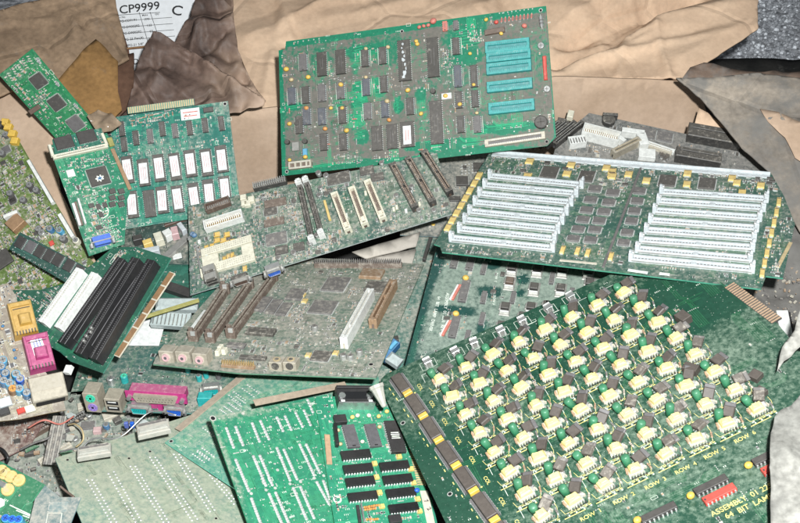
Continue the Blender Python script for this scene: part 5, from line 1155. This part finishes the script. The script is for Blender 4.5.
# the open cardboard box: back wall, its long folded flap, side pieces
box = bpy.data.objects.new('cardboard_box', None); COL.objects.link(box); box.location = (0, .285, -.15)
tag(box, 'open brown cardboard box holding the pile, with a long creased flap folded back', 'cardboard box'); bpy.context.view_layer.update()
WN = Vector((0, -1, .10)).normalized(); WP = Vector((0, .285, .0))
a = hit(236, 113, WP, WN); c = hit(682, 81, WP, WN)
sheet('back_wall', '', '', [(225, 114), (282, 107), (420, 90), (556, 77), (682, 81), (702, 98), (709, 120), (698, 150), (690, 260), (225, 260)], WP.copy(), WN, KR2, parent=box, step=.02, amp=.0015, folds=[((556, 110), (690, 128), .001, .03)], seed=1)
fn = (c - a).cross(Vector((0, 1, .10))); fn = fn if fn.z > 0 else -fn
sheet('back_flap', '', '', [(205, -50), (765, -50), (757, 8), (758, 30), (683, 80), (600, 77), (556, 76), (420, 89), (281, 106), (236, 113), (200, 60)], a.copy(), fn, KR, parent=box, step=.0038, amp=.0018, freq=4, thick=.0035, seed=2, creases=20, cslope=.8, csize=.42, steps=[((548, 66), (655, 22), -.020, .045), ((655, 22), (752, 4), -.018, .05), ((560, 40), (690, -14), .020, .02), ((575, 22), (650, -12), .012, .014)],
    folds=[((548, 55), (690, -10), -.022, .016), ((560, 58), (640, 26), -.016, .012), ((640, 26), (740, 2), .012, .02), ((556, 74), (640, 60), -.006, .02), ((618, 74), (626, 36), .004, .004), ((626, 36), (655, 28), .004, .004), ((655, 28), (668, 76), .004, .004), ((600, 20), (690, -30), .012, .018), ((570, 30), (640, 0), -.014, .014), ((360, -10), (250, 40), .01, .02), ((425, -20), (445, 18), .007, .012), ((300, 60), (240, -20), -.006, .014), ((480, 10), (560, -30), .012, .02), ((520, -20), (600, 10), -.008, .012), ((330, 20), (420, 0), .005, .01), ((288, 38), (282, -20), .006, .008), ((680, 60), (750, 22), .006, .015), ((560, 45), (600, 35), .010, .010)])
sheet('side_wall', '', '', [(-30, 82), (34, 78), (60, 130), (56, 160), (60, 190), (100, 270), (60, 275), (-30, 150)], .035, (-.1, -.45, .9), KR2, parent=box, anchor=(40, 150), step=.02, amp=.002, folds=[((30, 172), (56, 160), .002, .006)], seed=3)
sheet('left_flap', '', '', [(-40, 40), (-20, 15), (45, -2), (70, -30), (108, -30), (129, 59), (113, 65.5), (90, 54), (88, 62), (83, 74), (62, 87), (50, 95), (30, 82), (0, 96), (-40, 96)], .105, (.1, -.3, .95), card_mat('kraft_mid', (.33, .225, .145), .28, crumple=.35), parent=box, anchor=(60, 50), step=.004, amp=.002, freq=6, thick=.004, seed=4, creases=16, cslope=.6, csize=.6, folds=[((67, 12), (95, 55), .006, .006), ((75, 0), (92, 52), -.004, .004), ((0, 30), (60, 8), -.004, .01)])  # left flap in a darker brown kraft than the back flap
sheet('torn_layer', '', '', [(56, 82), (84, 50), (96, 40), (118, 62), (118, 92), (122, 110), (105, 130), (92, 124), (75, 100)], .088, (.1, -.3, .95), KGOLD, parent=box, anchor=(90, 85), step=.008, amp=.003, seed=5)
sheet('torn_layer', '', '', [(108, 60), (134, 54), (134, 80), (126, 110), (100, 140), (112, 90)], .075, (.1, -.3, .95), KBROWN, parent=box, anchor=(118, 85), step=.01, amp=.003, seed=6)
sheet('right_flap', '', '', [(676, 79), (712, 80), (757, 74), (850, 82), (860, 300), (830, 262), (800, 232), (770, 172), (742, 148), (712, 112), (700, 98)], .085, (-.15, -.3, .95), KDUST, parent=box, anchor=(740, 120), step=.005, amp=.003, freq=5, thick=.004, seed=7, creases=14, cslope=.8, csize=.4, folds=[((700, 76), (800, 92), .004, .01), ((760, 108), (800, 124), .003, .003), ((798, 150), (770, 100), .003, .006)])
sheet('flap_edge', '', '', [(690, 68), (704, 63), (740, 70), (800, 71), (850, 76), (850, 88), (790, 82), (730, 80), (682, 80)], .1, (-.15, -.3, .95), card_mat('kraft_fold', (.20, .14, .105), .35), parent=box, anchor=(740, 76), step=.01, amp=.004, freq=14, thick=.003, seed=8)
sheet('torn_patch', '', '', [(760, 109), (778, 112), (800, 122), (812, 140), (806, 165), (795, 158), (785, 138), (768, 122)], .0905, (-.15, -.3, .95), KR2, parent=box, anchor=(785, 130), step=.008, amp=.001, thick=.0008, seed=9)
sheet('inner_corner', '', '', [(699, 108), (708, 113), (737, 137), (720, 140), (692, 133)], .045, (-.1, -.6, .8), KR, parent=box, anchor=(712, 125), step=.01, amp=.001, seed=10)
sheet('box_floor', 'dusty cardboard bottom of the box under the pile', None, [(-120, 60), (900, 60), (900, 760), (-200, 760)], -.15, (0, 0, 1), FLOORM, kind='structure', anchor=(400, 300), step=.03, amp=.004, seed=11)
sheet('dusty_cardboard', 'cracked grey dusty cardboard piece right of the memory board', 'cardboard', [(735, 200), (860, 200), (860, 440), (735, 440)], .02, (0, -.1, 1), FLOORL, anchor=(780, 300), step=.008, amp=.006, freq=26, seed=12, folds=[((760, 300), (800, 290), -.004, .003), ((785, 270), (800, 320), -.004, .003), ((770, 285), (800, 330), -.004, .003)])
# crumpled dark paper, in two leaves
for i, (pl, ax, zz, nn, fo) in enumerate((
    ([(174, 42), (190, 14), (200, -5), (206, -40), (236, -40), (233, 12), (238, 50), (250, 78), (266, 102), (225, 110)], (215, 50), .048, (0, -.5, .87), [((196, 20), (192, 50), .005, .004), ((215, 0), (228, 60), -.006, .008), ((205, 10), (210, 70), .006, .007), ((192, 45), (262, 98), .004, .004)]),
    ([(108, 134), (116, 106), (128, 82), (148, 40), (154, 33), (161, 33), (170, 38), (196, 54), (230, 78), (266, 101), (264, 106), (228, 114), (180, 122), (150, 128)], (180, 85), .066, (0, -.5, .87), [((154, 34), (150, 90), .008, .01), ((165, 40), (262, 100), .006, .004), ((150, 68), (190, 100), .006, .006), ((168, 42), (235, 105), -.006, .007), ((120, 110), (160, 60), -.005, .01), ((130, 80), (148, 100), .005, .005)]))):
    sheet('crumpled_paper', 'dark brown stained paper leaf, ' + ('the narrow one behind, right of the white printed label' if i == 0 else 'the wide triangular one in front'), 'paper', pl, zz, nn, KDK, anchor=ax, step=.003, amp=.0022, freq=16, thick=.0006, creases=40, cslope=.9, csize=.5, folds=fo, seed=20 + i)
TAPE = M('packing_tape', (.52, .42, .32), .18, dust=.1, var=.3, bump=.6, nscale=60)
sheet('packing_tape', '', '', [(64, -10), (78, -12), (97, 50), (90, 54), (84, 56), (72, 20)], .1085, (.1, -.3, .95), TAPE, parent=box, anchor=(80, 25), step=.006, amp=.0015, thick=.0004, seed=15)
CRK = M('clear_film', (.26, .19, .13), .12, dust=.05, var=.5, bump=.8, nscale=50)
sheet('plastic_film', 'crinkled bit of clear plastic film right of the long three-chip card', 'film', [(88, 118), (97, 108), (110, 112), (121, 122), (112, 130), (98, 134)], .099, (0, -.4, .9), CRK, anchor=(104, 120), step=.003, amp=.003, freq=40, creases=12, cslope=.6, csize=.5, thick=.0004, seed=16)
# neighbouring box with printed label
nb = sheet('labelled_box', 'brown cardboard box behind, carrying a white label printed CP9999', 'cardboard box', [(60, -60), (230, -60), (215, 60), (190, 130), (120, 130), (80, 60)], .02, (0, -.55, .84), card_mat('kraft_far', (.17, .085, .055), .2), anchor=(150, 20), step=.03, amp=.0005, thick=.01, seed=30)
lbn = Vector((0, -.55, .84)).normalized(); lp = at_z(150, 20, .02) + lbn * .0022
LX = (hit(160, 10, lp, lbn) - hit(117, 15, lp, lbn)).normalized(); LY = lbn.cross(LX)
lab = bpy.data.objects.new('printed_label', None)
def lface(poly, m, off=0.):
    mb = MB(); P0 = [hit(x, y, lp + lbn * off, lbn) for x, y in poly]; mb.face(P0, m); return mb
lm = MB(); lm.face([hit(x, y, lp, lbn) for x, y in [(128, 47.5), (200, 40), (212, -20), (190, -40), (104, -30)]], LABELM); lm.face([hit(x, y, lp, lbn) for x, y in [(129, 50), (190, 44), (190, 68), (132, 72)]], LABELM)
def lline(p0, p1, w=.0008, m='ink'):
    A, B = hit(*p0, lp + lbn * .0004, lbn), hit(*p1, lp + lbn * .0004, lbn); d = (B - A).normalized(); q = lbn.cross(d) * w / 2
    lm.face([A - q, B - q, B + q, A + q], P(m, 0))
for y in (0, 1, 2, 3): lline((117 + y * 2.6, 21.5 + y * 6.2), (172 + y * 1, 17.5 + y * 6.2), .0007)
lline((139, 12), (149, 46), .0007); lline((150, 12), (161, 44), .0007); lline((114, 15.6), (160, 12.5), .0008); lline((127, 48.6), (172, 44), .0022, 'copper')
nbi = nb.matrix_world.inverted()
lmo = bpy.data.objects.new('printed_label', lm.mesh('printed_label')); COL.objects.link(lmo); lmo.parent = nb; lmo.matrix_parent_inverse = nbi
LR = Matrix((LX, LY, lbn)).transposed().to_4x4()
def ltext(s, x, y, size, sx=1., mat='ink', off=.0006, rz=0):
    o = text(None, s, (0, 0, 0), size, 0, P(mat, -.3), sx=sx); M4 = LR @ Matrix.Rotation(rz, 4, 'Z'); M4.translation = hit(x, y, lp + lbn * off, lbn); o.parent = nb; o.matrix_parent_inverse = nbi; o.matrix_world = M4
    return o
ltext('CP9999', 139.5, 8.2, .0185, 1.02)
ltext('Part No.', 121, 17.5, .004); ltext('Make', 145, 15.3, .004); ltext('Qty', 157, 14.2, .004)
for i, (s_, q) in enumerate((('UPG-CD9191', '779'), ('UPG-D900292', '133'), ('UPG-D900292', '93'), ('UPG-25 Pen(4)', ''), ('UPG-21 5/8"', ''))):
    ltext(s_, 127 + i * 1.9, 21 + i * 6.0, .0052, 1.); q and ltext(q, 147 + i * 2.2, 19.6 + i * 6.0, .0052)
ltext('C', 177, 11, .022, 1.1, rz=-.3); ltext('D', 136, 62, .012)
# loose grey sheets at the right edge
sheet('grey_sheet', 'pale grey dusty sheet over the lower right corner of the lamp board', 'sheet', [(772, 560), (770, 470), (771, 434), (775, 418), (781, 411), (791, 406), (800, 396), (860, 380), (880, 560)], .19, (-.31, .05, .95), GREYP, anchor=(790, 440), creases=8, step=.004, amp=.005, freq=9, thick=.0012, seed=40, folds=[((782, 450), (800, 470), .005, .008), ((774, 500), (800, 540), -.004, .006)])
sheet('grey_sheet', 'small curled grey scrap beside the gold fingers of the lamp board', 'sheet', [(777, 371), (780, 357), (786, 345), (795, 333), (798, 318), (802, 308), (850, 300), (850, 345), (800, 348), (791, 358), (784, 362)], .186, (-.31, -.1, .95), GREYP, anchor=(790, 350), step=.005, amp=.005, freq=12, thick=.0012, seed=41, folds=[((784, 352), (800, 335), .006, .005)])
# ------------------------------------------------------------------ loose small things
def loose(name, label, cat, mb, x, y, z, n=(0, 0, 1), rz=0, smooth=False):
    o = obj(name, mb.mesh(name, smooth)); n = Vector(n).normalized(); o.location = at_z(x, y, z); q = n.to_track_quat('Z', 'Y'); o.rotation_mode = 'QUATERNION'; o.rotation_quaternion = q @ Matrix.Rotation(rz, 3, 'Z').to_quaternion(); return tag(o, label, cat)
CUR[0] = .25
mb = MB(); mb.cyl(0, 0, 0, .0078, .004, P('dirtywhite', .42), 9, bev=.001); mb.cyl(0, 0, .004, .0066, .019, P('dirtywhite', .42), 9, r2=.0026, bev=.001)
loose('plastic_cone', 'pale plastic cone lying at the left corner of the lamp board', 'cone', mb, 376, 385, .075, (.35, -.75, -.5))
mb = MB(); mb.box(0, 0, 0, .026, .014, .012, P('capblue', .3), bev=.001); mb.box(.004, -.004, .012, .012, .004, .004, P('skyblue', .3), bev=.0006)
loose('blue_plug', 'blue plastic plug in the gap right of the brown-slot motherboard', 'plug', mb, 388, 352, -.02, (0, -.2, 1), .9)
mb = MB(); mb.box(0, 0, 0, .012, .016, .010, P('clearplastic', .3), bev=.003)
loose('grey_plug', 'pale grey plug right beside the blue plug', 'plug', mb, 394, 362, -.015, (.1, -.2, 1), .5)
mb = MB(); mb.box(0, 0, 0, .044, .018, .012, P('clearplastic', .2), bev=.003)
for i in range(9): mb.box(-.018 + i * .0045, -.002, .0121, .0014, .014, .0004, P('silver', .1))
loose('clear_connector', 'whitish ribbed connector under the olive strip, left of the brown-slot motherboard', 'connector', mb, 172, 322, -.01, (0, -.3, 1), -.08)
mb = MB(); mb.box(0, 0, 0, .048, .016, .010, P('clearplastic', .3), bev=.003)
loose('clear_connector', 'second whitish connector just above the ribbed one', 'connector', mb, 178, 307, -.012, (0, -.2, 1), .0)
mb = MB(); mb.box(0, 0, 0, .062, .0045, .002, P('olive', .3), bev=.0004)
loose('olive_strip', 'thin olive strip slanting over the whitish connectors', 'strip', mb, 172, 309, .018, (0, -.2, 1), .36)
mb = MB(); mb.face([(-.028, -.012, 0), (.02, -.022, 0), (.03, .012, 0), (-.004, .022, 0)], P('paper', .2)); mb.box(0, 0, -.004, .02, .02, .003, P('paper', .2))
loose('white_scrap', 'white paper scrap showing right of the riser board', 'paper', mb, 140, 333, -.02, (0, -.1, 1), .2)
for i, (x, y, w, h, z_, rz, c, lb) in enumerate(((154, 431, .034, .017, .05, .3, 'beige', 'dusty beige socket lying right of the middle, against the tan edge strip'), (95, 454, .034, .014, .052, .22, 'dirtywhite', 'dusty whitish socket at the top left of the pale solder side board'))):
    mb = MB(); mb.box(0, 0, 0, w * .92, h * .9, .006, P('dirtywhite', .5), bev=.001); mb.box(0, h * .15, .006, w * .8, h * .3, .0015, P('dirtywhite', .35), bev=.0004); mb.box(0, -h * .3, .006, w * .8, h * .1, .002, P('greychip', .45))
    loose('loose_socket', lb, 'socket', mb, x, y, z_, (0, .1, 1), rz)
for i, (pl, lb) in enumerate((([(352, 252), (420, 232), (416, 246), (366, 258)], 'upper of two pale plastic covers under the long motherboard'), ([(366, 259), (416, 249), (411, 266), (374, 267)], 'lower of two pale plastic covers under the long motherboard'))):
    sheet('plastic_cover', lb, 'cover', pl, -.016 - i * .001, (0, -.1, 1), card_mat('pale_cover%d' % i, (.52, .47, .40), .3, dark=(.42, .38, .33), stain=.15), anchor=(390, 250), step=.01, amp=.0004, thick=.003, seed=60 + i)
def wire(label, pts, r, c, d=.2):
    mb = MB(); W = [at_z(x, y, z) for x, y, z in pts]; P_ = []
    for i in range(len(W) - 1):
        p0, p1, p2, p3 = W[max(0, i - 1)], W[i], W[i + 1], W[min(len(W) - 1, i + 2)]
        for k in range(6):
            t = k / 6; P_.append(.5 * ((2 * p1) + (-p0 + p2) * t + (2 * p0 - 5 * p1 + 4 * p2 - p3) * t * t + (-p0 + 3 * p1 - 3 * p2 + p3) * t ** 3))
    P_.append(W[-1]); mb.tube(P_, r, P(c, d)); o = obj('wire', mb.mesh('wire', True)); tag(o, label, 'wire')
wire('brass coloured looped wire among the dusty scraps', [(68, 425, -.03), (75, 424, -.02), (82, 430, -.018), (83, 440, -.022), (76, 447, -.03)], .0009, 'goldpale')
wire('thin pale wire crossing the lower left scraps', [(20, 450, -.03), (34, 443, -.02), (48, 438, -.015), (56, 430, -.02)], .0012, 'greychip', .4)
wire('short bent wire over the whitish socket', [(60, 452, .0), (72, 449, .01), (80, 450, .01), (86, 455, .0)], .0009, 'silver')
wire('long thin grey wire running along the tan edge strip', [(70, 470, -.02), (90, 440, .0), (120, 437, .01), (150, 412, .02), (176, 415, .03)], .0008, 'silver', .3)
wire('reddish wire below the grey metal shell', [(28, 428, -.01), (44, 420, .0), (60, 424, -.01), (74, 416, -.02)], .0009, 'redpale', .3)
wire('dark bent wire at the left edge', [(-4, 447, -.02), (3, 450, -.01), (8, 458, -.01), (6, 464, -.02)], .0016, 'black', .1)
wire('stiff brown wire at the corner of the pale solder side board', [(60, 486, .052), (66, 491, .05), (74, 497, .05)], .0012, 'brown')
mb = MB()
for i in range(6): mb.box(0, (i - 2.5) * .0024, 0, .055, .0022, .0014, P('greychip' if i % 2 else 'steel', .5), bev=.0005)
loose('ribbon_cable', 'short grey ribbon cable lying across the lower left scraps', 'cable', mb, 55, 440, -.018, (.1, -.2, 1), 1.1)
mb = MB(); mb.box(0, 0, 0, .004, .003, .008, P('blue', .0), bev=.0006); mb.box(.006, 0, 0, .004, .003, .008, P('inkblue', .0), bev=.0006)
loose('blue_jumper', 'tiny dark blue jumper pair left of the dusty beige socket', 'jumper', mb, 133, 427, .0)
mb = MB(); mb.box(0, 0, 0, .04, .012, .006, P('white', .3), bev=.0006)
for i in range(12): mb.box(-.0175 + i * .0032, .0066, .001, .0016, .003, .004, P('chip', .1))
loose('loose_socket', 'white socket with a black toothed edge, right of the gold fingers of the lamp board', 'socket', mb, 784, 328, .06, (-.1, 0, 1), -.1)
# scraps scattered in the gaps, too many to count
mb = MB(); rs = random.Random(77)
for i in range(170):
    x, y = rs.uniform(-20, 190), rs.uniform(375, 500); p = at_z(x, y, -.046 + rs.uniform(0, .004)); s_ = rs.uniform(.002, .006)
    mb.box(p.x, p.y, p.z, s_, s_ * rs.uniform(.3, 1), s_ * .5, P(rs.choice(('chip', 'beige', 'tin', 'greychip', 'tan', 'greychip')), .45), rz=rs.uniform(0, 3))
for i in range(260):
    x, y = rs.uniform(740, 800), rs.uniform(235, 345); p = at_z(x, y, .024); s_ = rs.uniform(.001, .004)
    mb.box(p.x, p.y, p.z, s_, s_ * .6, s_ * .5, P(rs.choice(('beige', 'greychip', 'tan')), .5), rz=rs.uniform(0, 3))
for i in range(300):
    x, y = rs.uniform(120, 440), rs.uniform(225, 390); p = at_z(x, y, -.14); s_ = rs.uniform(.003, .009)
    mb.box(p.x, p.y, p.z, s_, s_ * .6, s_ * .5, P(rs.choice(('beige', 'chip', 'capgreen', 'greychip')), .4), rz=rs.uniform(0, 3))
for i in range(40):
    x, y = rs.uniform(-15, 165), rs.uniform(398, 500); p = at_z(x, y, -.040 + rs.uniform(0, .006)); s_ = rs.uniform(.004, .010); k = rs.randint(3, 5); t0 = rs.uniform(0, 6); c = P(rs.choice(('dirtywhite', 'brown', 'greychip', 'capgreen', 'clearplastic', 'beige')), .45); tl = Vector((rs.uniform(-.3, .3), rs.uniform(-.3, .3)))
    pts = [(p.x + s_ * math.cos(t0 + 6.283 * q / k + rs.uniform(-.3, .3)), p.y + s_ * math.sin(t0 + 6.283 * q / k + rs.uniform(-.3, .3)) * .7) for q in range(k)]
    mb.rings([[(a_, b_, p.z + (a_ - p.x) * tl.x + (b_ - p.y) * tl.y - .0014) for a_, b_ in pts], [(a_, b_, p.z + (a_ - p.x) * tl.x + (b_ - p.y) * tl.y) for a_, b_ in pts]], c)
tag(obj('electronic_scrap', mb.mesh('electronic_scrap')), 'tiny broken scraps scattered between the boards', 'scrap', kind='stuff')
# ------------------------------------------------------------------ ground
m, nt = new_mat('wet_gravel'); L = nt.links.new
out = N(nt, 'ShaderNodeOutputMaterial'); bs = N(nt, 'ShaderNodeBsdfPrincipled'); L(bs.outputs[0], out.inputs[0]); g = N(nt, 'ShaderNodeNewGeometry')
vo = N(nt, 'ShaderNodeTexVoronoi'); vo.inputs['Scale'].default_value = 75; L(g.outputs['Position'], vo.inputs['Vector'])
n1 = N(nt, 'ShaderNodeTexNoise'); n1.inputs['Scale'].default_value = 55; n1.inputs['Detail'].default_value = 10; n1.inputs['Roughness'].default_value = .7; L(g.outputs['Position'], n1.inputs['Vector'])
cr = N(nt, 'ShaderNodeValToRGB'); e = cr.color_ramp.elements; e[0].position = .38; e[0].color = (.34, .345, .36, 1); e[1].position = .66; e[1].color = (.5, .51, .54, 1); L(n1.outputs['Fac'], cr.inputs[0]); L(cr.outputs[0], bs.inputs['Base Color']); bs.inputs['Roughness'].default_value = .45
ad = N(nt, 'ShaderNodeMath', operation='MULTIPLY_ADD'); ad.inputs[1].default_value = -1.; L(vo.outputs['Distance'], ad.inputs[0]); L(n1.outputs['Fac'], ad.inputs[2])
bp = N(nt, 'ShaderNodeBump'); bp.inputs['Strength'].default_value = 1.; bp.inputs['Distance'].default_value = .01; L(ad.outputs[0], bp.inputs['Height']); L(bp.outputs[0], bs.inputs['Normal'])
mb = MB(); mb.face([(-8, -4, -.165), (8, -4, -.165), (8, 12, -.165), (-8, 12, -.165)], m); gr = obj('ground', mb.mesh('ground')); gr['kind'] = 'structure'; gr['label'] = 'dark wet gravelly ground behind the box'
mb = MB(); rs = random.Random(5)
SM = [M('stone%d' % i, c, .45, dust=-.5, bump=.4) for i, c in enumerate(((.26, .27, .285), (.42, .43, .45), (.75, .77, .80), (.32, .33, .35)))]
for i in range(5200):
    x, y = rs.uniform(620, 830), rs.uniform(-40, 100); p = at_z(x, y, -.165); s_ = rs.uniform(.001, .005); c = SM[rs.choice((0, 0, 1, 1, 3, 3, 3, 2))]
    q = [[(p.x + s_ * k * math.cos(t + rs.uniform(-.3, .3)), p.y + s_ * k * math.sin(t) * .8, -.165 + zz * s_) for t in (0, 1.2, 2.4, 3.7, 5)] for k, zz in ((1, 0), (.8, .5), (.3, .8))]
    mb.rings(q, c)
tag(obj('gravel', mb.mesh('gravel')), 'small grey stones on the wet ground', 'gravel', kind='stuff')
# ------------------------------------------------------------------ light: soft daylight plus the flash beside the lens
w = bpy.data.worlds.new('World'); SC.world = w; w.use_nodes = True; bg = w.node_tree.nodes['Background']; bg.inputs[0].default_value = (.86, .94, 1, 1); bg.inputs[1].default_value = .13
ld = bpy.data.lights.new('flash', 'AREA'); ld.shape = 'DISK'; ld.size = .035; ld.energy = 32; ld.color = (.95, .985, 1); lo = bpy.data.objects.new('flash', ld); COL.objects.link(lo)
lo.location = CAM + Vector((.06, .045, .075)); lo.rotation_euler = (math.radians(45), 0, math.radians(3))
SC.view_settings.view_transform = 'Standard'; SC.view_settings.look = 'None'; SC.view_settings.exposure = 0
